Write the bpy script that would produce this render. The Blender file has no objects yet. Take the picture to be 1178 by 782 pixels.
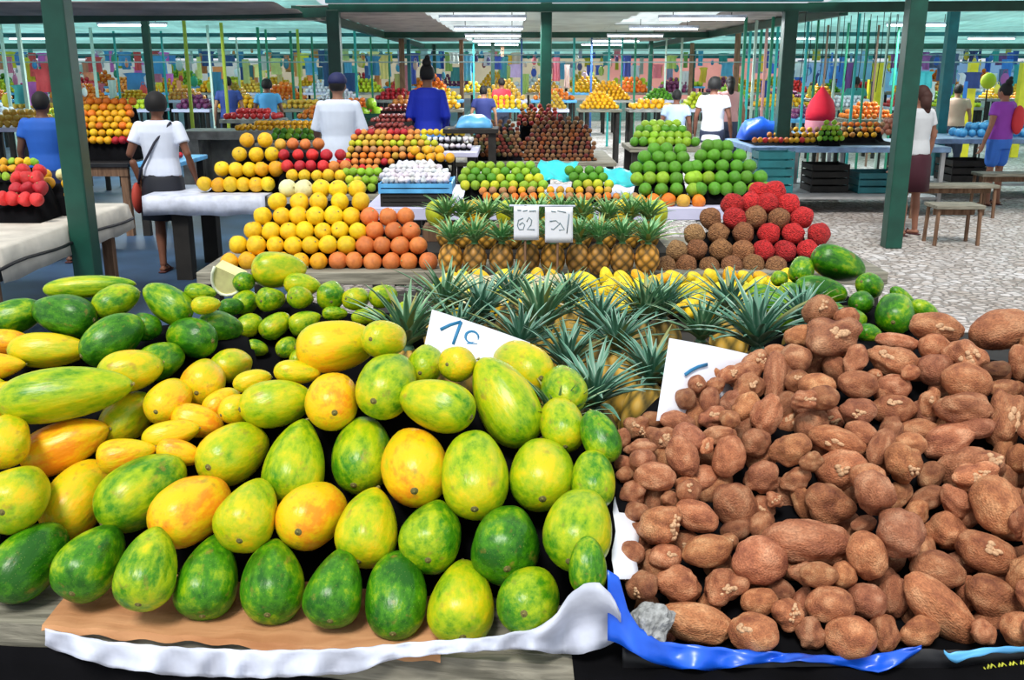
import bpy, bmesh, math, random
from mathutils import Vector, Matrix, noise
random.seed(7)
C = bpy.context.scene.collection
PI = math.pi
# ------------------------------------------------------------------ camera
F = 1120.0; W, H = 1178, 782
PITCH = math.radians(15.6)
CZ = 1.83
cd = bpy.data.cameras.new('camera'); cam = bpy.data.objects.new('camera', cd); C.objects.link(cam)
cam.location = (0, 0, CZ); cam.rotation_euler = (math.radians(90) - PITCH, 0, 0)
cd.sensor_width = 36; cd.lens = 36 * F / W; cd.clip_start = .05; cd.clip_end = 300
bpy.context.scene.camera = cam
FW = Vector((0, math.cos(PITCH), -math.sin(PITCH))); UP = Vector((0, math.sin(PITCH), math.cos(PITCH))); RT = Vector((1, 0, 0))
EYE = Vector((0, 0, CZ))
def ray(u, v): return FW + RT * ((u - W / 2) / F) - UP * ((v - H / 2) / F)
def pixY(u, v, Y):
    r = ray(u, v); return EYE + r * (Y / r.y)
def pixZ(u, v, z):
    r = ray(u, v); return EYE + r * ((z - CZ) / r.z)
def depth(p): return (p - EYE).dot(FW)
# ------------------------------------------------------------------ materials
MATS = {}
def newmat(name):
    m = bpy.data.materials.new(name); m.use_nodes = True
    nt = m.node_tree; b = nt.nodes['Principled BSDF']; MATS[name] = m
    return m, nt, b
def N(nt, t, **kw):
    n = nt.nodes.new(t)
    for k, v in kw.items():
        if k in n.inputs: n.inputs[k].default_value = v
        else: setattr(n, k, v)
    return n
def L(nt, a, b): nt.links.new(a, b)
def ramp(nt, stops, fac=None):
    r = nt.nodes.new('ShaderNodeValToRGB'); e = r.color_ramp.elements
    while len(e) < len(stops): e.new(.5)
    for q, (p, c) in zip(e, stops): q.position = p; q.color = (*c, 1)
    if fac is not None: L(nt, fac, r.inputs[0])
    return r
def plain(name, col, rough=.6, var=.25, scale=8, bump=.0, metal=0, spec=.5):
    """solid colour with a little procedural variation"""
    m, nt, b = newmat(name)
    tc = N(nt, 'ShaderNodeTexCoord'); n = N(nt, 'ShaderNodeTexNoise', Scale=scale, Detail=4.)
    L(nt, tc.outputs['Object'], n.inputs['Vector'])
    r = ramp(nt, [(.3, tuple(c * (1 - var) for c in col)), (.7, tuple(min(1, c * (1 + var)) for c in col))], n.outputs['Fac'])
    L(nt, r.outputs[0], b.inputs['Base Color'])
    b.inputs['Roughness'].default_value = rough; b.inputs['Metallic'].default_value = metal
    b.inputs['Specular IOR Level'].default_value = spec
    if bump:
        bp = N(nt, 'ShaderNodeBump', Strength=bump, Distance=.01); L(nt, n.outputs['Fac'], bp.inputs['Height']); L(nt, bp.outputs[0], b.inputs['Normal'])
    return m
def mathn(nt, op, a, b=None):
    n = nt.nodes.new('ShaderNodeMath'); n.operation = op
    for i, x in enumerate((a, b)):
        if x is None: continue
        if isinstance(x, (int, float)): n.inputs[i].default_value = x
        else: L(nt, x, n.inputs[i])
    return n.outputs[0]
def papaya_mat():
    m, nt, b = newmat('papaya_skin')
    oi = N(nt, 'ShaderNodeObjectInfo'); sep = N(nt, 'ShaderNodeSeparateColor'); L(nt, oi.outputs['Color'], sep.inputs[0])
    tc = N(nt, 'ShaderNodeTexCoord')
    w = mathn(nt, 'MULTIPLY', oi.outputs['Random'], 50.)
    n1 = N(nt, 'ShaderNodeTexNoise', noise_dimensions='4D', Scale=1.0, Detail=2.5); L(nt, tc.outputs['Object'], n1.inputs['Vector']); L(nt, w, n1.inputs['W'])
    mp = N(nt, 'ShaderNodeMapping'); mp.inputs['Scale'].default_value = (3.2, 3.2, 1.3); L(nt, tc.outputs['Object'], mp.inputs[0])
    n2 = N(nt, 'ShaderNodeTexNoise', noise_dimensions='4D', Scale=1.3, Detail=5.); L(nt, mp.outputs[0], n2.inputs['Vector']); L(nt, w, n2.inputs['W'])
    a = mathn(nt, 'MULTIPLY', mathn(nt, 'SUBTRACT', n1.outputs['Fac'], .5), .95)
    c = mathn(nt, 'MULTIPLY', mathn(nt, 'SUBTRACT', n2.outputs['Fac'], .5), .38)
    n5 = N(nt, 'ShaderNodeTexNoise', noise_dimensions='4D', Scale=4.5, Detail=7.); n5.inputs['Roughness'].default_value = .7; L(nt, tc.outputs['Object'], n5.inputs['Vector']); L(nt, w, n5.inputs['W'])
    d5 = mathn(nt, 'MULTIPLY', mathn(nt, 'SUBTRACT', n5.outputs['Fac'], .5), .8)
    rp = mathn(nt, 'ADD', mathn(nt, 'ADD', mathn(nt, 'ADD', sep.outputs[0], a), c), d5)
    col = ramp(nt, [(0., (.012, .10, .002)), (.2, (.055, .235, .003)), (.42, (.33, .47, .005)), (.62, (.60, .54, .006)), (.82, (.90, .53, .008)), (1., (.88, .3, .01))], rp)
    # blemishes and freckles of the skin
    n3 = N(nt, 'ShaderNodeTexNoise', noise_dimensions='4D', Scale=3.2, Detail=4.); L(nt, tc.outputs['Object'], n3.inputs['Vector']); L(nt, w, n3.inputs['W'])
    r3 = ramp(nt, [(.6, (0, 0, 0)), (.72, (1, 1, 1))], n3.outputs['Fac'])
    mx = N(nt, 'ShaderNodeMix', data_type='RGBA'); mx.inputs['B'].default_value = (.3, .17, .03, 1)
    f3 = mathn(nt, 'MULTIPLY', r3.outputs[0], .55); L(nt, f3, mx.inputs['Factor']); L(nt, col.outputs[0], mx.inputs['A'])
    n4 = N(nt, 'ShaderNodeTexVoronoi', Scale=16.); L(nt, tc.outputs['Object'], n4.inputs['Vector'])
    r4 = ramp(nt, [(.07, (1, 1, 1)), (.16, (0, 0, 0))], n4.outputs['Distance'])
    mx2 = N(nt, 'ShaderNodeMix', data_type='RGBA'); mx2.inputs['B'].default_value = (.62, .62, .2, 1)
    L(nt, mathn(nt, 'MULTIPLY', r4.outputs[0], .35), mx2.inputs['Factor']); L(nt, mx.outputs['Result'], mx2.inputs['A'])
    L(nt, mx2.outputs['Result'], b.inputs['Base Color'])
    b.inputs['Roughness'].default_value = .34; b.inputs['Specular IOR Level'].default_value = .38
    bp = N(nt, 'ShaderNodeBump', Strength=.25, Distance=.01); L(nt, n2.outputs['Fac'], bp.inputs['Height']); L(nt, bp.outputs[0], b.inputs['Normal'])
    return m
def potato_mat():
    m, nt, b = newmat('potato_skin')
    oi = N(nt, 'ShaderNodeObjectInfo'); tc = N(nt, 'ShaderNodeTexCoord')
    w = mathn(nt, 'MULTIPLY', oi.outputs['Random'], 50.)
    n1 = N(nt, 'ShaderNodeTexNoise', noise_dimensions='4D', Scale=1.6, Detail=5.); L(nt, tc.outputs['Object'], n1.inputs['Vector']); L(nt, w, n1.inputs['W'])
    r = ramp(nt, [(.3, (.24, .075, .035)), (.5, (.47, .19, .088)), (.72, (.70, .39, .22))], n1.outputs['Fac'])
    n2 = N(nt, 'ShaderNodeTexNoise', Scale=14., Detail=6.); L(nt, tc.outputs['Object'], n2.inputs['Vector'])
    r2 = ramp(nt, [(.3, (.62, .58, .55)), (.7, (1.15, 1.1, 1.05))], n2.outputs['Fac'])
    mx = N(nt, 'ShaderNodeMix', data_type='RGBA', blend_type='MULTIPLY'); mx.inputs['Factor'].default_value = 1
    L(nt, r.outputs[0], mx.inputs['A']); L(nt, r2.outputs[0], mx.inputs['B'])
    mx3 = N(nt, 'ShaderNodeMix', data_type='RGBA', blend_type='MULTIPLY'); mx3.inputs['Factor'].default_value = 1
    L(nt, mx.outputs['Result'], mx3.inputs['A']); L(nt, oi.outputs['Color'], mx3.inputs['B'])
    L(nt, mx3.outputs['Result'], b.inputs['Base Color']); b.inputs['Roughness'].default_value = .72
    bp = N(nt, 'ShaderNodeBump', Strength=.5, Distance=.02); L(nt, n2.outputs['Fac'], bp.inputs['Height']); L(nt, bp.outputs[0], b.inputs['Normal'])
    return m
def fruit_mat(name='fruit_skin', scale=2.0, dark=.78, rough=.45, bump=.3, fine=22.):
    m, nt, b = newmat(name)
    oi = N(nt, 'ShaderNodeObjectInfo'); tc = N(nt, 'ShaderNodeTexCoord')
    w = mathn(nt, 'MULTIPLY', oi.outputs['Random'], 50.)
    n1 = N(nt, 'ShaderNodeTexNoise', noise_dimensions='4D', Scale=scale, Detail=4.); L(nt, tc.outputs['Object'], n1.inputs['Vector']); L(nt, w, n1.inputs['W'])
    r = ramp(nt, [(.32, (dark, dark * .92, dark * .9)), (.6, (1, 1, 1))], n1.outputs['Fac'])
    mx = N(nt, 'ShaderNodeMix', data_type='RGBA', blend_type='MULTIPLY'); mx.inputs['Factor'].default_value = 1
    L(nt, oi.outputs['Color'], mx.inputs['A']); L(nt, r.outputs[0], mx.inputs['B']); L(nt, mx.outputs['Result'], b.inputs['Base Color'])
    n2 = N(nt, 'ShaderNodeTexVoronoi', Scale=fine); L(nt, tc.outputs['Object'], n2.inputs['Vector'])
    bp = N(nt, 'ShaderNodeBump', Strength=bump, Distance=.02); L(nt, n2.outputs['Distance'], bp.inputs['Height']); L(nt, bp.outputs[0], b.inputs['Normal'])
    b.inputs['Roughness'].default_value = rough
    return m
def attr_mat(name, attr, stops, rough=.6, objcol=False):
    m, nt, b = newmat(name)
    a = N(nt, 'ShaderNodeAttribute', attribute_name=attr)
    r = ramp(nt, stops, a.outputs['Fac'])
    if objcol:
        oi = N(nt, 'ShaderNodeObjectInfo'); mx = N(nt, 'ShaderNodeMix', data_type='RGBA', blend_type='MULTIPLY'); mx.inputs['Factor'].default_value = 1
        L(nt, r.outputs[0], mx.inputs['A']); L(nt, oi.outputs['Color'], mx.inputs['B']); L(nt, mx.outputs['Result'], b.inputs['Base Color'])
    else: L(nt, r.outputs[0], b.inputs['Base Color'])
    b.inputs['Roughness'].default_value = rough
    return m
def wood_mat(name, c0, c1, sc=(1, 12, 12), rough=.8):
    m, nt, b = newmat(name)
    tc = N(nt, 'ShaderNodeTexCoord'); mp = N(nt, 'ShaderNodeMapping'); mp.inputs['Scale'].default_value = sc; L(nt, tc.outputs['Object'], mp.inputs[0])
    n = N(nt, 'ShaderNodeTexNoise', Scale=4., Detail=8., Distortion=.6); L(nt, mp.outputs[0], n.inputs['Vector'])
    r = ramp(nt, [(.3, c0), (.68, c1)], n.outputs['Fac']); L(nt, r.outputs[0], b.inputs['Base Color'])
    bp = N(nt, 'ShaderNodeBump', Strength=.6, Distance=.01); L(nt, n.outputs['Fac'], bp.inputs['Height']); L(nt, bp.outputs[0], b.inputs['Normal'])
    b.inputs['Roughness'].default_value = rough
    return m
def objcol_mat(name, rough=.7, var=.12, spec=.4):
    m, nt, b = newmat(name)
    oi = N(nt, 'ShaderNodeObjectInfo'); tc = N(nt, 'ShaderNodeTexCoord'); n = N(nt, 'ShaderNodeTexNoise', Scale=6., Detail=3.); L(nt, tc.outputs['Object'], n.inputs['Vector'])
    r = ramp(nt, [(.3, (1 - var,) * 3), (.7, (1, 1, 1))], n.outputs['Fac'])
    mx = N(nt, 'ShaderNodeMix', data_type='RGBA', blend_type='MULTIPLY'); mx.inputs['Factor'].default_value = 1
    L(nt, oi.outputs['Color'], mx.inputs['A']); L(nt, r.outputs[0], mx.inputs['B']); L(nt, mx.outputs['Result'], b.inputs['Base Color'])
    b.inputs['Roughness'].default_value = rough; b.inputs['Specular IOR Level'].default_value = spec
    return m
M_PAP = papaya_mat(); M_POT = potato_mat(); M_FR = fruit_mat(); M_ROUGH = fruit_mat('rough_fruit_skin', 5., .42, .75, .8, 9.)
M_OC = objcol_mat('dyed_fabric'); M_SKIN = objcol_mat('skin', .55, .1); M_PAINT = plain('green_paint', (.004, .062, .04), .42, .25, 5)
M_PAINT2 = plain('teal_paint', (.01, .14, .16), .5, .25, 5); M_OCP = objcol_mat('painted_metal', .45, .15)
M_SPROUT = plain('pale_sprout', (.56, .34, .19), .85, .35, 12); M_STEM = plain('dry_stem', (.42, .36, .13), .8, .3, 20)
M_TIP = plain('dark_tip', (.17, .15, .04), .9, .4, 20)
M_BLACK = plain('black_plastic', (.008, .008, .010), .45, .5, 6, .3); M_SHADE = plain('shade_black', (.004, .004, .005), .95, .4, 6, .2, spec=.08); M_DARK = plain('dark_boards', (.016, .014, .012), .8, .4, 6, .3)  # the matte sheeting black stands in for shade inside heaps and under the table
M_GREYW = wood_mat('grey_wood', (.10, .095, .07), (.34, .32, .25)); M_CARD = wood_mat('cardboard', (.4, .17, .065), (.62, .32, .15), (1, 5, 5), .85)
M_BROWNW = wood_mat('brown_wood', (.10, .05, .025), (.25, .14, .08), (8, 8, 1))
M_WHITE = plain('white_plastic_cloth', (.58, .62, .74), .5, .25, 9, .5); M_CREAM = plain('cream_tarp', (.62, .58, .5), .7, .18, 5, .4)
M_BLUE = plain('blue_tarp', (.008, .10, .66), .35, .4, 7, .4, spec=.7); M_PAPER = plain('white_paper', (.8, .84, .93), .8, .05, 5)
M_INK = plain('blue_ink', (.02, .2, .42), .6, .1, 5); M_INKG = plain('grey_ink', (.12, .2, .24), .6, .1, 5)
M_STONE = plain('grey_stone', (.3, .3, .28), .9, .35, 6, .6); M_CYAN = plain('cyan_plastic', (.03, .62, .66), .35, .2, 6, .4)
M_LBLUE = plain('light_blue_plastic', (.12, .45, .85), .4, .25, 8, .2); M_LAV = plain('pale_shelf', (.6, .6, .8), .5, .1, 5)
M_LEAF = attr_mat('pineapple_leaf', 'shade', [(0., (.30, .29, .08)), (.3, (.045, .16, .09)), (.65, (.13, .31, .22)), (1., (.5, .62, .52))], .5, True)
M_PINE = attr_mat('pineapple_rind', 'shade', [(0., (.05, .05, .02)), (.4, (.28, .20, .04)), (.8, (.62, .40, .07)), (1., (.75, .55, .2))], .65, True)
# ------------------------------------------------------------------ mesh helpers
class MB:
    def __init__(s): s.v = []; s.f = []; s.a = []
    def add(s, vs, fs, a=None):
        o = len(s.v); s.v += [tuple(x) for x in vs]; s.f += [tuple(i + o for i in f) for f in fs]
        s.a += (a if a is not None else [0.5] * len(vs))
    def box(s, x0, x1, y0, y1, z0, z1):
        s.add([(x0, y0, z0), (x1, y0, z0), (x1, y1, z0), (x0, y1, z0), (x0, y0, z1), (x1, y0, z1), (x1, y1, z1), (x0, y1, z1)],
              [(0, 3, 2, 1), (4, 5, 6, 7), (0, 1, 5, 4), (1, 2, 6, 5), (2, 3, 7, 6), (3, 0, 4, 7)])
    def prism(s, poly, z0, z1):
        n = len(poly); s.add([(x, y, z0) for x, y in poly] + [(x, y, z1) for x, y in poly],
              [tuple(range(n - 1, -1, -1)), tuple(range(n, 2 * n))] + [(i, (i + 1) % n, n + (i + 1) % n, n + i) for i in range(n)])
    def tube(s, pts, rad, seg=8, flat=1.0, up=Vector((0, 0, 1))):
        pts = [Vector(p) for p in pts]; n = len(pts)
        if not hasattr(rad, '__len__'): rad = [rad] * n
        vs = []; fs = []
        for i, p in enumerate(pts):
            t = (pts[min(i + 1, n - 1)] - pts[max(i - 1, 0)]).normalized()
            a = t.cross(up);
            if a.length < 1e-3: a = t.cross(Vector((0, 1, 0)))
            a.normalize(); b = a.cross(t)
            for k in range(seg):
                q = 2 * PI * k / seg; vs.append(p + a * math.cos(q) * rad[i] + b * math.sin(q) * rad[i] * flat)
        for i in range(n - 1):
            for k in range(seg): fs.append((i * seg + k, i * seg + (k + 1) % seg, (i + 1) * seg + (k + 1) % seg, (i + 1) * seg + k))
        fs.append(tuple(range(seg - 1, -1, -1))); fs.append(tuple(range((n - 1) * seg, n * seg))); s.add(vs, fs)
    def ball(s, c, r, seg=12, rings=8, M=None):
        c = Vector(c); r = Vector((r,) * 3) if not hasattr(r, '__len__') else Vector(r)
        vs = [(0, 0, -1)]; fs = []
        for i in range(1, rings):
            t = PI * i / rings - PI / 2
            for k in range(seg): p = 2 * PI * k / seg; vs.append((math.cos(t) * math.cos(p), math.cos(t) * math.sin(p), math.sin(t)))
        vs.append((0, 0, 1)); top = len(vs) - 1
        for k in range(seg):
            fs.append((0, 1 + (k + 1) % seg, 1 + k)); b = 1 + (rings - 2) * seg; fs.append((top, b + k, b + (k + 1) % seg))
        for i in range(rings - 2):
            for k in range(seg): a = 1 + i * seg; fs.append((a + k, a + (k + 1) % seg, a + seg + (k + 1) % seg, a + seg + k))
        out = []
        for v in vs:
            q = Vector((v[0] * r.x, v[1] * r.y, v[2] * r.z))
            if M: q = M @ q
            out.append(q + c)
        s.add(out, fs)
    def grid(s, pts, nu, nv, thick=0, a=None):      # pts row-major nv rows of nu; optional thickness along normals
        fs = [(j * nu + i, j * nu + i + 1, (j + 1) * nu + i + 1, (j + 1) * nu + i) for j in range(nv - 1) for i in range(nu - 1)]
        s.add(pts, fs, a)
    def mesh(s, name, mat, smooth=True):
        me = bpy.data.meshes.new(name); me.from_pydata(s.v, [], s.f); me.update()
        if smooth: me.polygons.foreach_set('use_smooth', [True] * len(me.polygons))
        at = me.attributes.new('shade', 'FLOAT', 'POINT'); at.data.foreach_set('value', s.a)
        if mat: me.materials.append(mat)
        return me
    def build(s, name, mat, parent=None, loc=None, smooth=False, color=None):
        return obj(name, s.mesh(name, mat, smooth), parent, loc, color)
def obj(name, me, parent=None, loc=None, color=None):
    o = bpy.data.objects.new(name, me); C.objects.link(o)
    if parent is not None: o.parent = parent
    if loc is not None: o.location = loc
    if color is not None: o.color = (*color[:3], 1)
    return o
def tag(o, label, cat, group=None, kind=None):
    o['label'] = label; o['category'] = cat
    if group: o['group'] = group
    if kind: o['kind'] = kind
    return o
def struct(o, label=None, cat=None):
    o['kind'] = 'structure'
    if label: o['label'] = label
    if cat: o['category'] = cat
    return o
def empty(name, loc, label, cat, group=None, rz=0):
    o = bpy.data.objects.new(name, None); C.objects.link(o); o.location = loc; o.rotation_euler = (0, 0, rz); o.empty_display_size = .1
    return tag(o, label, cat, group)
def solidify(o, t, off=0, sub=0, bevel=0):
    if bevel: m = o.modifiers.new('b', 'BEVEL'); m.width = bevel; m.segments = 2
    if t: m = o.modifiers.new('s', 'SOLIDIFY'); m.thickness = t; m.offset = off
    if sub: m = o.modifiers.new('u', 'SUBSURF'); m.levels = sub; m.render_levels = sub
    return o
ORD = 'first second third fourth fifth sixth seventh eighth ninth tenth eleventh twelfth thirteenth fourteenth fifteenth sixteenth seventeenth eighteenth nineteenth twentieth'.split()
def ordn(i):
    if i < 20: return ORD[i]
    t = ['twenty', 'thirty', 'forty', 'fifty', 'sixty'][(i + 1) // 10 - 2]; r = (i + 1) % 10
    return t + '-' + ORD[r - 1] if r else {'twenty': 'twentieth', 'thirty': 'thirtieth', 'forty': 'fortieth', 'fifty': 'fiftieth', 'sixty': 'sixtieth'}[t]
# ------------------------------------------------------------------ fruit meshes (local +Z = stem end, half length 1, radius 1)
def papaya_mesh(name, taper, skew, lobe, seed, seg=30, rings=22):
    mb = MB(); vs = []; fs = []
    for i in range(rings + 1):
        t = i / rings; te = .5 - .5 * math.cos(PI * t)
        z = -1 + 2 * te; x = te ** skew if te > 0 else 0
        r = max(0.0, 1 - abs(2 * x - 1) ** 2.25) ** .56 * (1 - taper * te ** 1.3)
        for k in range(seg):
            p = 2 * PI * k / seg
            q = 1 + lobe * math.cos(5 * p) * (.4 + .6 * te) + .05 * noise.noise(Vector((math.cos(p) * 1.1, math.sin(p) * 1.1, z * 1.1 + seed * 7)))
            vs.append((r * q * math.cos(p) + .07 * math.sin(seed * 3.1 + z * 1.5), r * q * math.sin(p), z))
    for i in range(rings):
        for k in range(seg): fs.append((i * seg + k, i * seg + (k + 1) % seg, (i + 1) * seg + (k + 1) % seg, (i + 1) * seg + k))
    mb.add(vs, fs); m = mb.mesh(name, M_PAP); mx = max(max(abs(v.co.x), abs(v.co.y)) for v in m.vertices)
    for v in m.vertices: v.co.x /= mx; v.co.y /= mx
    return m
PAPS = [papaya_mesh('papaya_oval', .08, .86, .022, 1), papaya_mesh('papaya_pear', .42, .8, .035, 2), papaya_mesh('papaya_long', .2, .88, .035, 3), papaya_mesh('papaya_blunt', .12, .95, .03, 4), papaya_mesh('papaya_ribbed', .16, .82, .055, 5)]
_m = MB(); _m.ball((0, 0, .01), (.13, .13, .05), 12, 6); _m.tube([(0, 0, -.01), (.01, 0, -.06)], [.05, .035], 8); TIP = _m.mesh('blossom_tip', M_TIP)
_m = MB(); _m.tube([(0, 0, -.03), (0, 0, .04), (.01, .01, .07)], [.12, .075, .06], 10); STEM = _m.mesh('stem', M_STEM)
def potato_mesh(name, seed, kn=.12, lobes=(), sub=4):
    bm = bmesh.new(); bmesh.ops.create_icosphere(bm, subdivisions=sub, radius=1)
    for v in bm.verts:
        p = v.co.copy(); n = noise.noise(p * .9 + Vector((seed * 5, 0, 0))) * kn * 1.9 + noise.noise(p * 2.2 + Vector((0, seed * 5, 0))) * kn * .8 + noise.noise(p * 7 + Vector((0, 0, seed))) * .022
        for lx, ly, lz, a, w in lobes:
            d = p.dot(Vector((lx, ly, lz)).normalized()); n += a * math.exp(-((1 - d) / w) ** 2)
        v.co = p * (1 + n)
        for e in range(4):      # eyes, small dimples
            q = Vector((math.sin(seed * 3 + e * 2.1), math.cos(seed * 2 + e * 1.7), math.sin(e * 1.3 + seed))).normalized()
            dd = (p - q).length
            if dd < .16: v.co *= 1 - .05 * (1 - dd / .16)
    me = bpy.data.meshes.new(name); bm.to_mesh(me); bm.free()
    mx = [max(abs(getattr(v.co, c)) for v in me.vertices) for c in 'xyz']
    for v in me.vertices: v.co = (v.co.x / mx[0], v.co.y / mx[1], v.co.z / mx[2])
    me.polygons.foreach_set('use_smooth', [True] * len(me.polygons)); me.materials.append(M_POT); return me
POTS = [potato_mesh('potato_round', 1, .08), potato_mesh('potato_oval', 2, .10), potato_mesh('potato_uneven', 3, .16), potato_mesh('potato_waisted', 4, .10, [(0, 0, 1, .15, .5), (.3, 0, -1, .12, .4)]), potato_mesh('potato_smooth', 5, .06), potato_mesh('potato_bent', 6, .18)]
KNOB = [potato_mesh('potato_knobbly', 7, .12, [(1, .2, .8, .28, .12), (-.9, .3, .5, .25, .10), (.2, 1, -.6, .25, .1), (-.3, -1, .1, .22, .12), (.5, -.8, -.8, .28, .1)]),
        potato_mesh('potato_branching', 8, .14, [(.9, -.3, .6, .35, .14), (-.8, -.5, .7, .3, .1), (0, -1, -.3, .25, .1), (.6, .7, -.7, .3, .12)])]
def sprout_mesh(seed):
    rnd = random.Random(seed); mb = MB()
    for i in range(8):
        a = rnd.random() * 6.28; d = rnd.random() ** .7 * .3; r = .06 + .08 * rnd.random()
        mb.ball((d * math.cos(a), d * math.sin(a), .0), (r * rnd.uniform(.8, 1.3), r, r * .9), 9, 7)
    return mb.mesh('sprouts', M_SPROUT)
SPR = [sprout_mesh(i) for i in range(4)]
def axis_from(w, l, ang, k):
    rr = max(1.0, l / w); k = max(k, rr * 1.02)
    c2 = min(1., (rr * rr - 1) / (k * k - 1)); c = math.sqrt(c2); s = math.sqrt(1 - c2)
    return c, s, k
def orient(o, axis, spin, r, half):
    z = axis.normalized(); x = z.cross(Vector((0, 0, 1)));
    if x.length < .01: x = Vector((1, 0, 0))
    x.normalize(); y = z.cross(x); m = Matrix((x, y, z)).transposed().to_4x4() @ Matrix.Rotation(spin, 4, 'Z')
    o.matrix_basis = Matrix.Translation(o.location) @ m @ Matrix.Diagonal((r, r, half, 1))
class Item: pass
def solve_items(specs, surf, kdef, away=True):
    """specs (u,v,w,l,ang,data...) measured sizes -> items resting on the sloping heap surface, pushed apart until they touch"""
    items = []
    for sp in specs:
        u, v, w, l, ang = sp[:5]; it = Item(); it.sp = sp
        r = ray(u, v); it.r = r; it.t = surf(u, v, r)
        c, s, k = axis_from(w, l, ang, kdef); it.k = k; it.w = w
        a = math.radians(ang); it.ax = (RT * math.cos(a) + UP * math.sin(a)) * c + r.normalized() * s * (1 if away else random.choice((-1, 1)))
        it.ax.normalize(); items.append(it)
    def upd(it):
        it.p = EYE + it.r * it.t; it.R = it.w * .5 * it.t / F; it.h = it.R * it.k
        e = max(0, it.h - it.R * .85); it.sph = [(it.p, it.R), (it.p + it.ax * e * .55, it.R * .9), (it.p - it.ax * e * .55, it.R * .93), (it.p + it.ax * e, it.R * .68), (it.p - it.ax * e, it.R * .75)]
    for it in items: upd(it); it.t0 = it.t
    for k in range(60):
        mv = 0
        for i, a in enumerate(items):
            for b in items[i + 1:]:
                if (a.p - b.p).length > a.h + b.h: continue
                o = 0
                for pa, ra in a.sph:
                    for pb, rb in b.sph: o = max(o, ra + rb - (pa - pb).length)
                if o > .004:
                    d = 1 if a.t <= b.t else -1
                    s = min(o, .02) * .35; a.t -= d * s; b.t += d * s; mv += 1
                    for x in (a, b): x.t = min(max(x.t, x.t0 - .13), x.t0 + .16); upd(x)
        if mv == 0: break
    return items
def mound(name, label, cat, cs, base, mat, sig=.08, drop=1.9, step=.03, clip=None):  # black filler surface added under a heap: supports it and darkens gaps like shade
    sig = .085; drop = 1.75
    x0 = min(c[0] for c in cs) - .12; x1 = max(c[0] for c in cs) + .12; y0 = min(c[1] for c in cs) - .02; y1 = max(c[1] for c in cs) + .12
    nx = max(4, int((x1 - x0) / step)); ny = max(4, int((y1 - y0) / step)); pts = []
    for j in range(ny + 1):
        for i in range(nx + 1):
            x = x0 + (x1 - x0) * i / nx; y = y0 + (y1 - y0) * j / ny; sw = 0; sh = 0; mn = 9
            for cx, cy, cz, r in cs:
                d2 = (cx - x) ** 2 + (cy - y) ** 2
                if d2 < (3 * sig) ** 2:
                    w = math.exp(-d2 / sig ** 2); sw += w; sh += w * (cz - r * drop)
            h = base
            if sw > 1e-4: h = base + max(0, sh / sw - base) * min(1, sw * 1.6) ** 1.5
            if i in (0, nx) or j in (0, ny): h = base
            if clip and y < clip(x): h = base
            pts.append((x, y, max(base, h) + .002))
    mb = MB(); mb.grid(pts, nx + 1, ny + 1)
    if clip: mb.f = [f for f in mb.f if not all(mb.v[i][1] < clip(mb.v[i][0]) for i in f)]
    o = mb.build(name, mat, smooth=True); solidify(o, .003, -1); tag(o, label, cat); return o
# ================================================================== FOREGROUND: the papaya stall
TZ = .76
def fy(x): return 1.625 - .133 * x      # front edge of the papaya table
t = empty('market_table', (-.8, 2.6, 0), 'weathered grey wooden stall table carrying the papaya heap and the pineapples', 'table')
def rel(pts, o): return [(p[0] - o.location.x, p[1] - o.location.y, p[2] - o.location.z) for p in pts]
def planks(parent, xs, y0f, y1, z1, z0, mat, name='plank'):
    for a, b in zip(xs[:-1], xs[1:]):
        mb = MB(); a2 = a + .004; ox, oy, oz = parent.location
        mb.prism([(a2 - ox, y0f(a2) - oy), (b - ox, y0f(b) - oy), (b - ox, y1 - oy), (a2 - ox, y1 - oy)], z0 - oz, z1 - oz)
        mb.build(name, mat, parent)
planks(t, [-2.1, -1.62, -1.15, -.7, -.25, .19], fy, 3.75, TZ, TZ - .035, M_GREYW)
mb = MB(); ox, oy = t.location.x, t.location.y
mb.prism([(-2.1 - ox, fy(-2.1) - .03 - oy), (.215 - ox, fy(.215) - .03 - oy), (.215 - ox, fy(.215) - .001 - oy), (-2.1 - ox, fy(-2.1) - .001 - oy)], TZ - .1, TZ - .002); mb.build('front_board', M_GREYW, t)
for (x, y) in ((-2., 2.1), (.1, 1.9), (-2., 3.6), (.1, 3.6), (-.95, 2.), (-.95, 3.6)):
    mb = MB(); mb.box(x - ox - .045, x - ox + .045, y - oy - .045, y - oy + .045, 0, TZ - .036); mb.build('leg', M_GREYW, t)
t = empty('market_table', (1.3, 2.6, 0), 'dark wooden stall table carrying the heap of brown potatoes', 'table')
ox, oy = t.location.x, t.location.y
planks(t, [.265, .8, 1.3, 1.8, 2.35], lambda x: 1.60, 3.95, TZ, TZ - .035, M_DARK)
mb = MB(); mb.box(.265 - ox, 2.35 - ox, 1.575 - oy, 1.599 - oy, TZ - .11, TZ - .002); mb.build('front_board', M_DARK, t)
for (x, y) in ((.33, 1.7), (2.25, 1.7), (.33, 3.85), (2.25, 3.85)):
    mb = MB(); mb.box(x - ox - .045, x - ox + .045, y - oy - .045, y - oy + .045, 0, TZ - .036); mb.build('leg', M_DARK, t)

z1, z3, z6, z4, zs = (0, 270, 3.1), (340, 340, 3.1), (200, 270, 4.53), (340, 530, 3.1), None
P = []   # u, v, w, l, ang, ripe, variant
def pz(z, x, y, w, l, a, rp, var=None, k=1.5): P.append((z[0] + x / z[2], z[1] + y / z[2], w / z[2] * 1.06, l / z[2] * 1.04, a, rp, var, k))
def pp(u, v, w, l, a, rp, var=None, k=1.5): P.append((u, v, w * 1.07, l * 1.04, a, rp, var, k))
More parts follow.
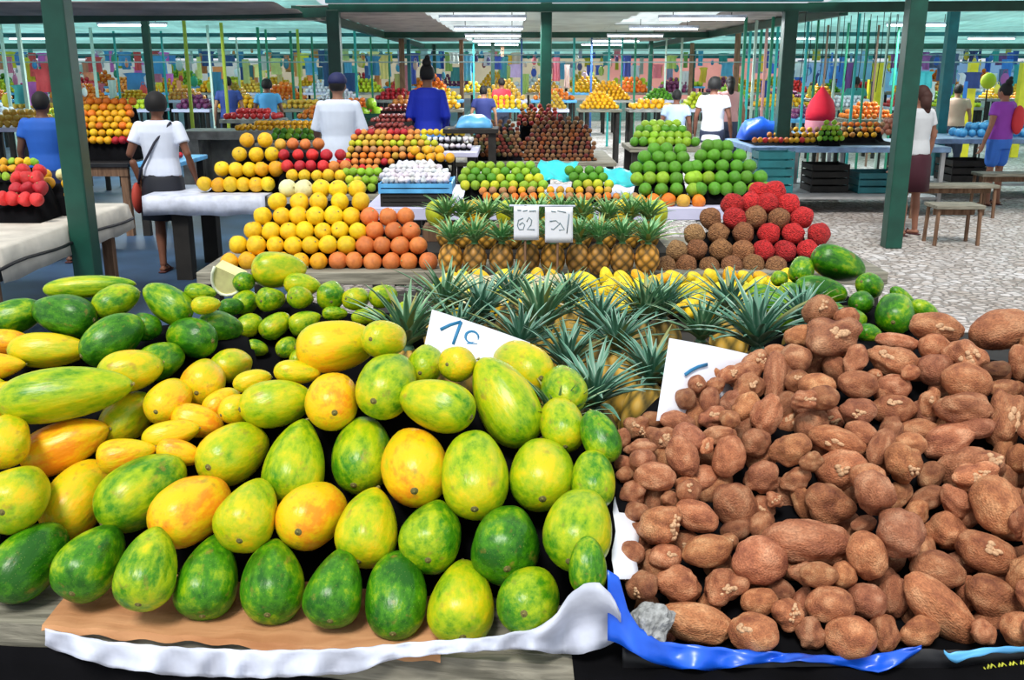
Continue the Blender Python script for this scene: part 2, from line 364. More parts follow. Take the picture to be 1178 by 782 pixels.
# bottom row
for a in [(-42, 632, 66, 88, 45, .2), (34, 644, 68, 90, 45, .13, 0), (108, 642, 66, 86, 58, .2, 1), (171, 650, 64, 86, 75, .33, 1), (241, 660, 66, 90, 80, .17, 1), (314, 663, 68, 88, 82, .2, 1), (387, 672, 62, 82, 80, .1, 1),
          (456, 682, 68, 90, 85, .13, 0), (532, 687, 72, 92, 90, .48, 1), (609, 688, 68, 74, 70, .3, 0), (676, 650, 42, 62, 90, .2, 0)]: pp(*a)
# second row
for a in [(-45, 560, 66, 80, 45, .6), (23, 568, 66, 76, 45, .55, 1), (90, 572, 66, 88, 50, .75, 0), (164, 565, 72, 102, 40, .3, 3), (222, 585, 72, 90, 40, .9, 0), (288, 587, 64, 80, 70, .55, 1), (361, 590, 70, 80, 50, .86, 0),
          (424, 602, 66, 88, 75, .58, 1), (498, 611, 66, 80, 80, .3, 1), (583, 619, 74, 88, 90, .1, 1), (666, 606, 76, 94, 75, .4, 0)]: pp(*a)
# third row
for a in [(-35, 490, 62, 80, 30, .7), (8, 505, 52, 60, 60, .66), (75, 512, 56, 96, 20, .84, 4), (146, 523, 38, 62, 15, .8), (207, 521, 30, 50, -10, .85), (270, 520, 64, 78, 30, .6, 0), (341, 530, 68, 96, 75, .42, 1), (417, 521, 66, 84, 75, .33, 0), (477, 534, 74, 86, 90, .84, 0),
          (546, 543, 74, 94, 90, .45, 0), (624, 543, 72, 84, 90, .42, 0), (682, 550, 50, 64, 100, .36, 0)]: pp(*a)
for a in [(320, 185, 80, 295, 3, .38, 2), (55, 290, 120, 190, 15, .2, 3), (225, 285, 155, 240, 170, .12, 4), (415, 235, 110, 155, 20, .3, 0), (400, 370, 155, 220, 30, .14, 3), (530, 330, 95, 105, 0, .1), (595, 240, 128, 196, 150, .28, 4), (680, 365, 140, 192, 170, .14, 0),
          (715, 205, 62, 105, 0, .35), (735, 250, 65, 95, 10, .55), (790, 330, 115, 150, -10, .18, 4), (580, 445, 132, 155, 20, .22), (40, 385, 95, 150, 0, .9, 2), (-10, 470, 100, 180, 5, .84), (175, 410, 125, 262, 0, .62, 2), (235, 565, 190, 430, 8, .38, 2),
          (465, 485, 145, 212, 15, .58, 3), (730, 515, 150, 170, 60, .68, 1), (830, 465, 120, 140, 10, .62), (605, 590, 142, 165, 40, .75, 0), (455, 650, 152, 205, 40, .6, 3), (15, 560, 70, 100, 20, .7), (-60, 560, 100, 150, 20, .5), (900, 520, 75, 130, 10, .65), (790, 600, 95, 135, 30, .8),
          (1060, 490, 85, 155, 0, .7), (985, 600, 165, 240, 10, .52, 3), (850, 620, 100, 130, 20, .7), (705, 665, 115, 175, -15, .9, 0), (610, 710, 100, 190, 12, .74)]: pz(z1, *a)
for a in [(130, 370, 185, 200, 100, .78, 0), (150, 178, 185, 278, 3, .74, 4), (320, 155, 130, 150, 0, .58), (330, 315, 200, 230, 50, .42, 0), (465, 240, 125, 140, 60, .45), (590, 245, 120, 140, 0, .62), (500, 387, 185, 272, 160, .46, 2), (745, 375, 215, 340, 122, .45, 2),
          (805, 255, 180, 215, 150, .62, 0), (955, 335, 155, 175, 100, .38), (948, 455, 155, 195, 100, .48, 0), (1085, 500, 132, 190, 110, .2, 0)]: pz(z3, *a)
def lerp(a, b, t): return a + (b - a) * min(1, max(0, t))
def pap_surf(u, v, r):
    vf = 645 + (u - 30) * .075; Yf = 1.83 - (u - 30) * .000228
    # centre of the bottom row lies on the table; above it the heap climbs
    k = lerp(.5, .68, (u - 230) / 220)
    # z = .835 + k (Y - Yf) ; point = EYE + r t
    return (.835 - CZ - k * Yf) / (r.z - k * r.y)
items = solve_items(P, pap_surf, 1.5)
def colname(rp): return 'dark green' if rp < .16 else 'bright green' if rp < .28 else 'green' if rp < .37 else 'yellow-green' if rp < .5 else 'lime-yellow' if rp < .6 else 'greenish-yellow' if rp < .7 else 'yellow' if rp < .82 else 'orange-yellow'
def shape(l, w): q = l / w; return 'long' if q > 1.7 else 'oval' if q > 1.25 else 'round'
def place_papaya(it, label, group, small=False):
    u, v, w, l, ang, rp, var, k = it.sp
    me = PAPS[var if var is not None else random.randrange(5)]
    o = obj('papaya', me); o.location = it.p; orient(o, it.ax, random.random() * 6.28, it.R, it.h)
    o.color = (rp, 0, 0, 1); tag(o, label, 'papaya', group)
    a = obj('blossom_tip', TIP, o); a.location = (.07 * math.sin(0), 0, -.985); a.scale = (1, 1, it.R / it.h)
    b = obj('stem', STEM, o); b.location = (0, 0, .985); b.scale = (1, 1, it.R / it.h)
    return o
def heap_rows(items, vf, band):
    rows = {}
    for it in items: rows.setdefault(max(0, int((vf(it.sp[0]) - it.sp[1]) / band + .5)), []).append(it)
    for r in sorted(rows):
        for i, it in enumerate(sorted(rows[r], key=lambda q: q.sp[0])): it.rc = (r, i)
rowtxt = lambda r: 'bottom row' if r == 0 else ordn(r) + ' row up'
heap_rows(items, lambda u: 645 + (u - 30) * .075, 76)
for it in items:
    r, i = it.rc
    place_papaya(it, '%s %s papaya, %s from left in the %s, big front heap' % (colname(it.sp[5]), shape(it.sp[3], it.sp[2]), ordn(i), rowtxt(r)), 'papayas of the big front heap')
mound('plastic_sheet', 'black mound added under the big papaya heap as shade in its gaps', 'plastic sheet', [(i.p.x, i.p.y, i.p.z, i.R) for i in items], TZ, M_SHADE, clip=lambda x: fy(x) + .2)  # added filler, gives the shaded gaps between the big papayas

# small papayas behind
P = []
for a in [(550, 182, 190, 268, 5, .46, 4), (370, 245, 105, 115, 30, .22), (670, 262, 120, 180, 0, .48), (375, 350, 118, 132, 30, .36), (515, 335, 120, 142, 10, .36), (668, 328, 112, 132, 0, .44), (820, 305, 140, 155, 90, .32), (955, 333, 120, 142, 0, .5),
          (1095, 318, 120, 150, 10, .38), (395, 470, 116, 140, 20, .36), (530, 470, 125, 165, 40, .38), (685, 455, 118, 165, 20, .38), (840, 410, 75, 125, 0, .34), (1015, 425, 85, 170, 5, .38), (435, 590, 85, 110, -20, .3), (590, 585, 100, 122, 40, .38), (640, 640, 70, 90, 60, .4),
          (300, 375, 90, 120, 0, .12), (1180, 400, 80, 120, 60, .35)]: pz(z6, *a)
def sm_surf(u, v, r):
    Y = lerp(3.22, 2.93, (v - 310) / 95); return Y / r.y
its2 = solve_items(P, sm_surf, 1.4)
heap_rows(its2, lambda u: 400, 29)
for it in its2:
    r, i = it.rc
    place_papaya(it, 'small %s %s papaya, %s from left in the %s, small heap' % (colname(it.sp[5]), shape(it.sp[3], it.sp[2]), ordn(i), rowtxt(r)), 'small papayas behind the big heap')
mound('plastic_sheet', 'black mound added under the small green papayas as shade in their gaps', 'plastic sheet', [(i.p.x, i.p.y, i.p.z, i.R) for i in its2], TZ, M_SHADE, .1, 1.1)  # added filler, dark gaps between the small papayas
# cut wedge of papaya
wt = empty('papaya_wedge', pixY(262, 322, 3.2), 'pale cut wedge of papaya left of the small papayas', 'papaya')
def wedge(r, th, n=9):
    return None
mb = MB(); n = 10; pts = []
for k in range(n + 1):
    a = PI * k / n; pts.append((.055 * math.cos(a), .0, .045 - .085 * math.sin(a)))
for y in (-.03, .03): mb.add([(x * (1 if y < 0 else .8), y, z) for x, _, z in pts], [tuple(range(n + 1))])
o = n + 1; mb.add([(0, 0, 0)], []); mb.f += [(k, k + 1, o + k + 1, o + k) for k in range(n)] + [(0, o, o + n, n)]
fl = mb.build('flesh', plain('papaya_flesh', (.9, .82, .38), .4, .2, 20), wt); fl.rotation_euler = (.3, .5, .2)
mb = MB(); mb.tube([(x * 1.03, -.032, z - .002) for x, _, z in pts], .005, 8); rd = mb.build('rind', plain('papaya_rind', (.8, .85, .66), .5, .1, 9), wt, smooth=True); rd.rotation_euler = (.3, .5, .2)

# cardboard, cloths
mb = MB(); pts = []; nu = 60
for j in range(4):
    for i in range(nu):
        x = -.935 + i / (nu - 1) * .80; w_ = .002 * math.sin(i * .9) + .003 * noise.noise(Vector((x * 6, j, 0)))
        y, z = [(fy(x) + .2, TZ + .004), (fy(x) + .035, TZ + .006 + w_), (fy(x) - .036, TZ + .004 + w_), (fy(x) - .042, TZ - .008 + w_ * 2)][j]
        pts.append((x, y, z))
mb.grid(pts, nu, 4); o = mb.build('cardboard_sheet', M_CARD, smooth=False); solidify(o, .005, 1); tag(o, 'brown cardboard sheet flattened along the front edge under the papayas', 'cardboard')
def interp(tab, u):
    for a, b in zip(tab[:-1], tab[1:]):
        if u <= b[0]: return a[1] + (b[1] - a[1]) * (u - a[0]) / (b[0] - a[0])
    return tab[-1][1]
def hemcloth(name, mat, top, bot, yf, label, cat, nu=110, nv=8, amp=.006, frq=1., lip=None, parent=None, rec=None):
    pts = []; u0, u1 = top[0][0], top[-1][0]
    for j in range(nv):
        for i in range(nu):
            u = u0 + (u1 - u0) * i / (nu - 1); s = j / (nv - 1)
            v = interp(top, u) * (1 - s) + interp(bot, u) * s + .6 * math.sin(u * .21 + j)
            Y = yf(u) + (rec(u, s) if rec else 0) - amp * (1 + math.sin(u * .055 * frq + 1.5 * math.sin(u * .023) + s * 1.3)) * s - amp * .5 * noise.noise(Vector((u * .05, s * 2, 3)))
            pts.append(pixY(u, v, Y))
    mb = MB(); mb.grid(pts, nu, nv)
    if lip:      # part lying back on the table
        base = len(mb.v); row = [(p[0], p[1] + lip, p[2] + .001) for p in pts[:nu]]; mb.add(row, [])
        mb.f += [(base + i, base + i + 1, i + 1, i) for i in range(nu - 1)]
    o = mb.build(name, mat, smooth=True, parent=parent); solidify(o, .002, 0)
    if not parent: tag(o, label, cat)
    return o
yf_l = lambda u: fy((u - 589) / 1120 * 1.95) - .055
hemcloth('white_cloth', M_WHITE, [(52, 723), (120, 737), (200, 744), (300, 748), (400, 746), (480, 738), (560, 733), (620, 722), (640, 706), (656, 682), (672, 671), (690, 670), (704, 684), (714, 706)],
         [(50, 742), (90, 757), (130, 768), (200, 777), (300, 780), (410, 774), (450, 758), (520, 751), (600, 746), (640, 752), (672, 752), (700, 742), (714, 735)], yf_l,
         'crumpled white plastic cloth hanging over the front edge of the papaya table', 'cloth', amp=.016, frq=2.2, rec=lambda u, s: (.05 * max(0, min(1, (u - 610) / 40)) * min(1, max(0, (s - .22) / .3))) + .018 * max(0, math.sin(u * .035)) * s)
hemcloth('plastic_sheet', M_SHADE, [(-140, 735), (52, 745), (200, 768), (400, 782), (500, 800), (700, 800)], [(-140, 900), (700, 900)], lambda u: fy((u - 589) / 1120 * 1.95) - .034,
         'black sheet added as the shade below the front board of the papaya table', 'plastic sheet', amp=.002, nu=40)  # black panel added in place of the darkness under the table
yf_r = lambda u: 1.565
hemcloth('blue_tarp', M_BLUE, [(699, 655), (712, 664), (722, 700), (735, 722), (760, 738), (850, 747), (950, 754), (1000, 754), (1060, 742)],
         [(704, 738), (716, 742), (740, 758), (770, 768), (820, 771), (870, 763), (920, 760), (960, 764), (1010, 774), (1035, 764), (1060, 746)], yf_r,
         'bright blue plastic tarp hanging over the front edge below the potatoes', 'tarp', amp=.014, frq=1.6)
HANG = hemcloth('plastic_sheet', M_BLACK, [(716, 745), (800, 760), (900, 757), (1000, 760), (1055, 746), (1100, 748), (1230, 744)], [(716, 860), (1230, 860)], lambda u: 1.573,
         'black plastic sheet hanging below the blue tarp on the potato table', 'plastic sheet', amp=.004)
hemcloth('plastic_sheet', M_LBLUE, [(1086, 747), (1092, 752), (1100, 750), (1120, 747), (1140, 744), (1230, 742)], [(1086, 752), (1092, 759), (1100, 762), (1112, 758), (1140, 751), (1230, 749)], lambda u: 1.552,
         'thin light blue plastic edge at the right end of the potato table', 'plastic sheet', nu=60, nv=4, amp=.003)
mb = MB(); pts = []
for i in range(44): pts.append(pixY(1132 + i * 2.1 + 1.6 * math.sin(i * 1.05), 768 - i * .22 + 3.6 * math.sin(i * 2.1), 1.552))
mb.tube(pts, .003, 6, .5); o = mb.build('printed_lettering', plain('yellow_print', (.5, .52, .04), .6, .3, 60), bpy.data.objects['HANG'] if 0 else HANG, smooth=True)
# white paper slip at the left edge of the potatoes
mb = MB(); pts = []
for j in range(12):
    for i in range(5):
        v = 545 + j * 11; u = 708 + i * 7 - (j * .3) + 2 * math.sin(j * 1.3); Y = lerp(2.0, 1.66, j / 11) + i * .01; pts.append(pixY(u, v, Y))
mb.grid(pts, 5, 12); o = mb.build('paper_sheet', M_PAPER, smooth=True); solidify(o, .0015); tag(o, 'white paper sheet standing up between the papayas and the potatoes', 'paper')
# crumpled grey bag
bm = bmesh.new(); bmesh.ops.create_icosphere(bm, subdivisions=4, radius=1)
for v_ in bm.verts:
    p = v_.co; q = 1 + .35 * noise.noise(p * 1.5) + .18 * abs(noise.noise(p * 4)); v_.co = Vector((p.x * q, p.y * q, p.z * q))
me = bpy.data.meshes.new('crumpled_bag'); bm.to_mesh(me); bm.free(); me.materials.append(plain('grey_sacking', (.3, .31, .31), .8, .45, 4, .6)); o = obj('crumpled_bag', me); o.location = pixY(748, 722, 1.6); o.scale = (.038, .035, .05); o.rotation_euler = (0, .55, 0)
tag(o, 'crumpled grey sacking bag at the front left corner of the potato table', 'bag')

# ================================================================== potatoes
Q = []
def qz(z, x, y, w, l, a, kn=0, tint=1.): Q.append((z[0] + x / z[2], z[1] + y / z[2], w / z[2] * 1.24, l / z[2] * 1.17, a, kn, tint))
Z5, Z6, Z7, Z8 = (690, 330, 3.4), (690, 540, 3.232), (928, 330, 3.4), (928, 540, 3.232)
for a in [(335, 438, 72, 76, 0, 0, .8), (428, 445, 68, 96, 80), (380, 380, 62, 66, 0, 0, .85), (455, 388, 60, 64, 0), (505, 345, 62, 90, 20, 1, 1.15), (432, 343, 52, 80, 10), (605, 300, 82, 105, 30, 1), (578, 395, 100, 120, 60), (685, 360, 80, 190, 85), (575, 480, 105, 130, 30, 0, 1.15), (652, 500, 92, 150, 65),
          (780, 195, 75, 110, 0), (765, 280, 92, 112, -20, 0, .9), (690, 255, 55, 80, 0), (770, 370, 80, 95, 0), (800, 440, 65, 90, 0, 1), (745, 530, 84, 130, 45, 1, .95), (830, 550, 110, 125, 90), (300, 525, 72, 130, -10, 0, .85), (215, 520, 62, 90, 0), (150, 555, 82, 92, 0, 1, .9), (90, 592, 52, 72, 90), (155, 632, 64, 120, 5),
          (240, 600, 92, 110, 0, 1, 1.1), (350, 590, 92, 116, -30), (325, 662, 102, 140, -60), (440, 515, 82, 120, 10), (510, 520, 72, 84, 90), (470, 580, 64, 110, 10), (505, 660, 112, 142, 80), (610, 615, 102, 112, 20), (740, 640, 112, 150, 0, 0, 1.1), (420, 620, 45, 62, 90, 1, 1.3), (170, 680, 82, 102, 0), (90, 690, 54, 64, 0), (98, 735, 54, 64, 0),
          (215, 742, 94, 140, -10), (410, 745, 84, 112, 20), (625, 750, 112, 130, 0), (762, 760, 84, 112, 10), (338, 772, 62, 90, 0), (835, 690, 72, 74, 0)]: qz(Z5, *a)
for a in [(115, 90, 82, 96, 0), (140, 155, 54, 72, 0), (225, 212, 135, 150, 30, 1, 1.1), (258, 112, 62, 74, 0), (330, 80, 72, 84, 30), (360, 172, 92, 142, -20), (503, 132, 132, 180, -50), (605, 205, 74, 92, 45, 0, .85), (652, 112, 50, 60, 0, 1, 1.3), (480, 268, 54, 64, 0), (400, 302, 102, 170, 10), (245, 325, 82, 112, 0),
          (115, 310, 76, 88, 0), (600, 340, 145, 190, -10, 0, 1.05), (770, 388, 82, 150, -15), (155, 432, 102, 112, 90), (290, 425, 122, 172, 0), (465, 432, 112, 150, 10, 1), (595, 490, 92, 122, 20), (700, 532, 102, 112, 80, 1), (360, 572, 132, 242, -12), (565, 604, 122, 156, -5)]: qz(Z6, *a)
for a in [(50, 100, 112, 122, 90), (150, 120, 66, 84, 0), (100, 205, 150, 212, 5, 1, 1.0), (190, 290, 84, 122, 45), (510, 160, 102, 212, -10, 0, 1.05), (355, 215, 62, 150, -10), (500, 235, 88, 122, 0), (505, 325, 112, 130, 0), (330, 290, 112, 182, -25), (405, 335, 54, 64, 0), (625, 270, 102, 142, -40, 1), (765, 168, 132, 240, 10, 0, .95),
          (740, 320, 54, 94, 0, 0, .5), (835, 300, 74, 132, 90), (625, 370, 122, 180, -10), (200, 380, 92, 140, 0), (265, 345, 42, 52, 0), (335, 390, 84, 122, 0), (40, 388, 84, 122, 0), (60, 432, 82, 112, 0), (340, 480, 104, 160, 0), (480, 458, 84, 112, 90, 1), (610, 475, 112, 182, -5, 0, .95), (775, 400, 64, 122, 0), (770, 522, 122, 220, 80, 1),
          (195, 490, 102, 150, -20), (60, 522, 92, 150, 10, 1), (215, 575, 84, 112, -20), (120, 602, 84, 190, -20), (420, 562, 74, 150, 10), (285, 630, 72, 150, 60), (400, 612, 74, 112, 0), (555, 600, 104, 182, 20), (380, 700, 122, 150, 80), (135, 712, 132, 172, 20), (20, 680, 64, 84, 0), (240, 742, 102, 122, 0), (645, 712, 152, 205, 20, 1, 1.1), (830, 672, 82, 112, 90)]: qz(Z7, *a)
for a in [(80, 130, 122, 166, -10), (255, 90, 132, 170, 80), (210, 205, 54, 92, 10), (0, 262, 150, 276, -8, 0, 1.15), (230, 325, 122, 172, 100), (345, 240, 148, 165, -30), (400, 175, 82, 112, 30), (515, 232, 122, 132, 0), (550, 110, 92, 132, -45), (705, 130, 142, 190, -60), (630, 30, 102, 152, 0, 1, 1.2), (790, 200, 64, 122, 90),
          (670, 310, 132, 200, -25), (490, 375, 112, 192, -20), (45, 390, 78, 122, 0), (135, 390, 82, 92, 0), (690, 475, 132, 202, -30), (500, 520, 130, 330, -42, 0, 1.1), (215, 485, 112, 126, 0), (325, 472, 92, 146, 80), (80, 500, 112, 156, 0), (15, 620, 92, 112, 90), (165, 620, 132, 160, 5), (290, 605, 92, 112, 90), (420, 600, 92, 132, 10), (655, 602, 82, 92, 0), (790, 592, 112, 122, 0),
          (830, 380, 110, 150, 20), (850, 480, 110, 140, 90), (880, 100, 110, 140, 50), (880, 260, 110, 150, 0), (900, 600, 110, 150, 0)]: qz(Z8, *a)
for a in [(900, 230, 120, 160, 20), (920, 420, 120, 150, 60), (900, 560, 110, 160, 0), (930, 680, 110, 160, 30)]: qz(Z7, *a)
# a few half-buried ones where the heap shows through
def covered(u, v, lst, f=1.0):
    for s in lst:
        a = -math.radians(s[4]); dx, dy = u - s[0], v - s[1]; x = dx * math.cos(a) + dy * math.sin(a); y = -dx * math.sin(a) + dy * math.cos(a)
        if (x / (s[3] / 2 * f)) ** 2 + (y / (s[2] / 2 * f)) ** 2 < 1: return True
    return False
def topline(u): return interp([(705, 520), (740, 490), (790, 440), (850, 400), (930, 380), (1000, 405), (1060, 400), (1120, 400), (1200, 380), (1300, 380)], u)
UND = []
for k in range(900):
    if len(UND) > 75: break
    u = random.uniform(722, 1200); v = random.uniform(topline(u) + 15, 735)
    if covered(u, v, Q, .85) or any((u - q[0]) ** 2 + (v - q[1]) ** 2 < 24 ** 2 for q in UND): continue
    UND.append((u, v, random.uniform(26, 34), random.uniform(34, 50), random.uniform(0, 180), 0, random.uniform(.7, .95)))
for k in range(500):      # the heap goes on past the right edge of the view
    if len(UND) > 135: break
    u = random.uniform(1215, 1460); v = random.uniform(395 + (u - 1215) * .35, 735)
    if any((u - q[0]) ** 2 + (v - q[1]) ** 2 < 33 ** 2 for q in UND[-75:]): continue
    UND.append((u, v, random.uniform(38, 50), random.uniform(46, 70), random.uniform(0, 180), 0, random.uniform(.85, 1.1)))
def pot_surf(u, v, r):
    k = .55; return (.825 - CZ - k * 1.67) / (r.z - k * r.y)
itq = solve_items(Q, pot_surf, 1.35, False)
itu = solve_items(UND, lambda u, v, r: pot_surf(u, v, r) + (.055 if u < 1205 else .0), 1.3, False)
allp = itq + itu
heap_rows(allp, lambda u: 715, 42)
for it in allp:
    u, v, w, l, ang, kn, tint = it.sp; r, i = it.rc
    o = obj('potato', random.choice(KNOB) if kn else random.choice(POTS)); o.location = it.p; orient(o, it.ax, random.random() * 6.28, it.R, it.h)
    tt = tint * random.uniform(.8, 1.2); o.color = (tt, tt * random.uniform(.92, 1.02), tt * random.uniform(.85, 1.02), 1)
    sz = 'large' if w * l > 2000 else 'small' if w * l < 900 else 'mid-sized'
    lab = '%s %s potato%s, %s from left in the %s of the heap' % (sz, 'long' if l / w > 1.55 else 'oval' if l / w > 1.2 else 'round', ' with knobs' if kn else '', ordn(i), rowtxt(r))
    tag(o, lab, 'potato', 'brown potatoes of the heap')
    if kn or random.random() < .14:
        for q in range(2 if kn else 1):
            s = obj('sprouts', random.choice(SPR), o)
            # somewhere on the side facing up and outwards
            d = (Vector((random.uniform(-.6, .6), -1, random.uniform(.1, 1)))).normalized(); inv = o.matrix_basis.to_3x3().inverted(); dl = (inv @ d).normalized()
            bv = max(o.data.vertices, key=lambda q_: q_.co.normalized().dot(dl)).co; s.location = bv * .985; s.rotation_mode = 'QUATERNION'; s.rotation_quaternion = dl.to_track_quat('Z', 'Y')
            s.scale = (1, 1, 1)
mound('plastic_sheet', 'black mound added under the potato heap as shade in its gaps', 'plastic sheet', [(i.p.x, i.p.y, i.p.z, i.R) for i in allp], TZ, M_SHADE)  # added filler, shade between the potatoes

# green papayas right behind the potatoes
P = []; ZG = (870, 260, 3.825)
for a in [(365, 165, 150, 245, -25, .12, 4), (200, 190, 110, 130, 60, .24), (285, 285, 125, 235, -10, .13, 3), (105, 230, 70, 80, 0, .3), (500, 265, 110, 130, -30, .16, 3), (465, 335, 100, 110, 30, .1), (610, 380, 160, 175, 80, .16, 0), (740, 370, 80, 130, -20, .3), (650, 320, 60, 150, -40, .22),
          (500, 470, 80, 110, 0, .2), (170, 400, 120, 180, 20, .3), (80, 340, 100, 150, 10, .28), (420, 420, 120, 140, 0, .15), (150, 290, 90, 110, 30, .25), (320, 380, 110, 150, 0, .2), (30, 300, 90, 130, 0, .3)]: pz(ZG, *a)
def gr_surf(u, v, r): return lerp(3.85, 3.2, (v - 300) / 85) / r.y
its3 = solve_items(P, gr_surf, 1.45)
heap_rows(its3, lambda u: 385, 28)
for it in its3:
    r, i = it.rc
    place_papaya(it, '%s %s papaya, %s from left in the %s, behind the potatoes' % (colname(it.sp[5]), shape(it.sp[3], it.sp[2]), ordn(i), rowtxt(r)), 'green papayas behind the potatoes')
mound('plastic_sheet', 'black mound added as gap shade under the green papayas behind the potatoes', 'plastic sheet', [(i.p.x, i.p.y, i.p.z, i.R) for i in its3], TZ, M_SHADE, .12, 1.1)  # added filler, shade between these papayas

# ================================================================== pineapples
def pine_body(name, seed, seg=48, rings=40):
    mb = MB(); vs = []; fs = []; at = []
    for i in range(rings + 1):
        t = i / rings; z = t; r = (max(0, math.sin(PI * (.06 + .88 * t))) ** .45) * .5
        if t < .03 or t > .97: r *= .75
        for k in range(seg):
            p = 2 * PI * k / seg; a = 6 * p + z * 16; b = 6 * p - z * 16
            g = abs(math.sin(a / 2) * math.sin(b / 2)); g = g ** .6
            vs.append(((r + .035 * g - .02) * math.cos(p), (r + .035 * g - .02) * math.sin(p), z)); at.append(min(1, g + .12 * noise.noise(Vector((p * 3, z * 5, seed)))))
    for i in range(rings):
        for k in range(seg): fs.append((i * seg + k, i * seg + (k + 1) % seg, (i + 1) * seg + (k + 1) % seg, (i + 1) * seg + k))
    fs.append(tuple(range(seg - 1, -1, -1))); fs.append(tuple(range(rings * seg, (rings + 1) * seg)))
    mb.add(vs, fs, [max(0, x) for x in at]); return mb.mesh(name, M_PINE)
def crown_mesh(name, seed, n=42, spread=1.0):
    rnd = random.Random(seed); mb = MB()
    for i in range(n):
        q = i / n; a = i * 2.39996; ln = (.75 + .35 * rnd.random()) * (.55 + .45 * math.sin(PI * (.25 + .6 * q)))
        lean = (1.25 - 1.05 * q) * spread + rnd.uniform(-.12, .12); w0 = .062 * (1 - .3 * q); dry = rnd.random() < .1
        pts = []; at = []; m = 7; p = Vector((0, 0, .04 * 1 + .1 * q)); side = Vector((-math.sin(a), math.cos(a), 0)); out = Vector((math.cos(a), math.sin(a), 0))
        for j in range(m):
            s = j / (m - 1); an = lean * (.65 + .5 * s) + (.25 * s * s); w = w0 * (1 - s ** 1.8) + .003
            dirv = out * math.sin(an) + Vector((0, 0, 1)) * math.cos(an); nrm = out * math.cos(an) - Vector((0, 0, 1)) * math.sin(an)
            if j: p = p + dirv * ln / (m - 1)
            b0 = .5 + .12 * rnd.random()
            pts += [p - side * w - nrm * w * .45, p + nrm * .004, p + side * w - nrm * w * .45]
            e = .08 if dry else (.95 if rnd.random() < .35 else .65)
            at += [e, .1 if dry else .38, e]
        fs = []
        for j in range(m - 1):
            for k in range(2): fs.append((j * 3 + k, j * 3 + k + 1, j * 3 + k + 4, j * 3 + k + 3))
        mb.add(pts, fs, at)
    mb.ball((0, 0, .02), (.09, .09, .1), 8, 6)
    return mb.mesh(name, M_LEAF)
BOD = [pine_body('pineapple_body', i) for i in range(3)]
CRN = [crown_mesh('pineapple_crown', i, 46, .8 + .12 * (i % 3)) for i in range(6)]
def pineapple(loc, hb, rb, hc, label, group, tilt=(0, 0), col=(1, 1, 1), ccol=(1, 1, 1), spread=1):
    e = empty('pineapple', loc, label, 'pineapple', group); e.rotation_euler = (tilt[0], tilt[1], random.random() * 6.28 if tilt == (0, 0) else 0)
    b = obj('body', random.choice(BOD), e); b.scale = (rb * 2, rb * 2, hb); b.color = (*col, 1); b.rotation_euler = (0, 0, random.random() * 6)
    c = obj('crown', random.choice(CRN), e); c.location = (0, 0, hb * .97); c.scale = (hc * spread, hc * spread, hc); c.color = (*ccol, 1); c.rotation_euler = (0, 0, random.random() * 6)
    return e
front = [(467, 402, 80), (503, 362, 66), (555, 368, 64), (622, 386, 78), (686, 384, 62), (735, 372, 60), (803, 394, 62), (878, 402, 84), (768, 365, 58), (688, 468, 78), (738, 442, 70), (648, 432, 66), (590, 405, 66), (842, 362, 56), (528, 398, 60), (712, 405, 64), (660, 352, 52), (590, 350, 50), (925, 372, 56), (640, 500, 70)]
ff = sorted(front, key=lambda q: -q[1]); prev = {}
for n_, (u, v, hp) in enumerate(ff):
    row = 'front' if v > 425 else 'second' if v > 393 else 'third' if v > 375 else 'back'
    same = sorted([q[0] for q in ff if ('front' if q[1] > 425 else 'second' if q[1] > 393 else 'third' if q[1] > 375 else 'back') == row]); i = same.index(u)
    p = pixZ(u, v, 1.0); hc = hp * depth(p) / F * 1.05; tl = (random.uniform(-.12, .05), random.uniform(-.1, .1))
    pineapple((p.x, p.y, TZ + .003), .235, .068, hc, 'pineapple with bluish crown, %s from left in the %s row beside the price cards' % (ordn(i), row), 'front pineapples', tl, (.5, .48, .4) if i % 3 else (1.1, 1., .7), (1., 1., 1.) if i % 4 else (1.3, 1.15, .9), 1.2)

# price cards
def strokes(mb, lines, fr, w, lift=.0016):
    o, ex, ey, n = fr
    for ln in lines:
        mb.tube([o + ex * x + ey * y + n * lift for x, y in ln], w, 6, .25, up=n)
def card(corners, label, cat='price card', mat=None, group=None):
    a, b, c, d = corners
    e = empty('price_card', (a + b + c + d) / 4, label, cat, group); mb = MB(); pts = []
    nn = (b - a).cross(d - a).normalized()
    for j in range(7):
        for i in range(11):
            s, t_ = i / 10, j / 6; p = (a * (1 - s) + b * s) * (1 - t_) + (d * (1 - s) + c * s) * t_; p = p + nn * .004 * math.sin(s * 3.3) - e.location; pts.append(p)
    mb.grid(pts, 11, 7); o = mb.build('sheet', mat or M_PAPER, e, smooth=True); solidify(o, .0015); return e
A, B_, Cc, D = pixY(497, 356, 2.44), pixY(610, 394, 2.47), pixY(600, 430, 2.40), pixY(486, 408, 2.36)
cc = card((D, Cc, B_, A), 'white price card reading 10 in blue, between papayas and pineapples')
S = 140 / 1178
def inkline(pts_px, Y, parent, w, mat, name='writing'):
    mb = MB()
    for ln in pts_px: mb.tube([pixY(u, v, Y(u, v)) - parent.location for u, v in ln], w, 6, .3, up=Vector((0, -1, .2)))
    return mb.build(name, mat, parent, smooth=True)
def c10(x, y): return (480 + x * S, 345 + y * S)
def plY(a, b, c, off):
    n = (b - a).cross(c - a).normalized()
    if n.y > 0: n = -n
    def f(u, v):
        r = ray(u, v); t_ = (a + n * off - EYE).dot(n) / r.dot(n); return (EYE + r * t_).y
    return f
Yc = plY(A, B_, D, .0055)
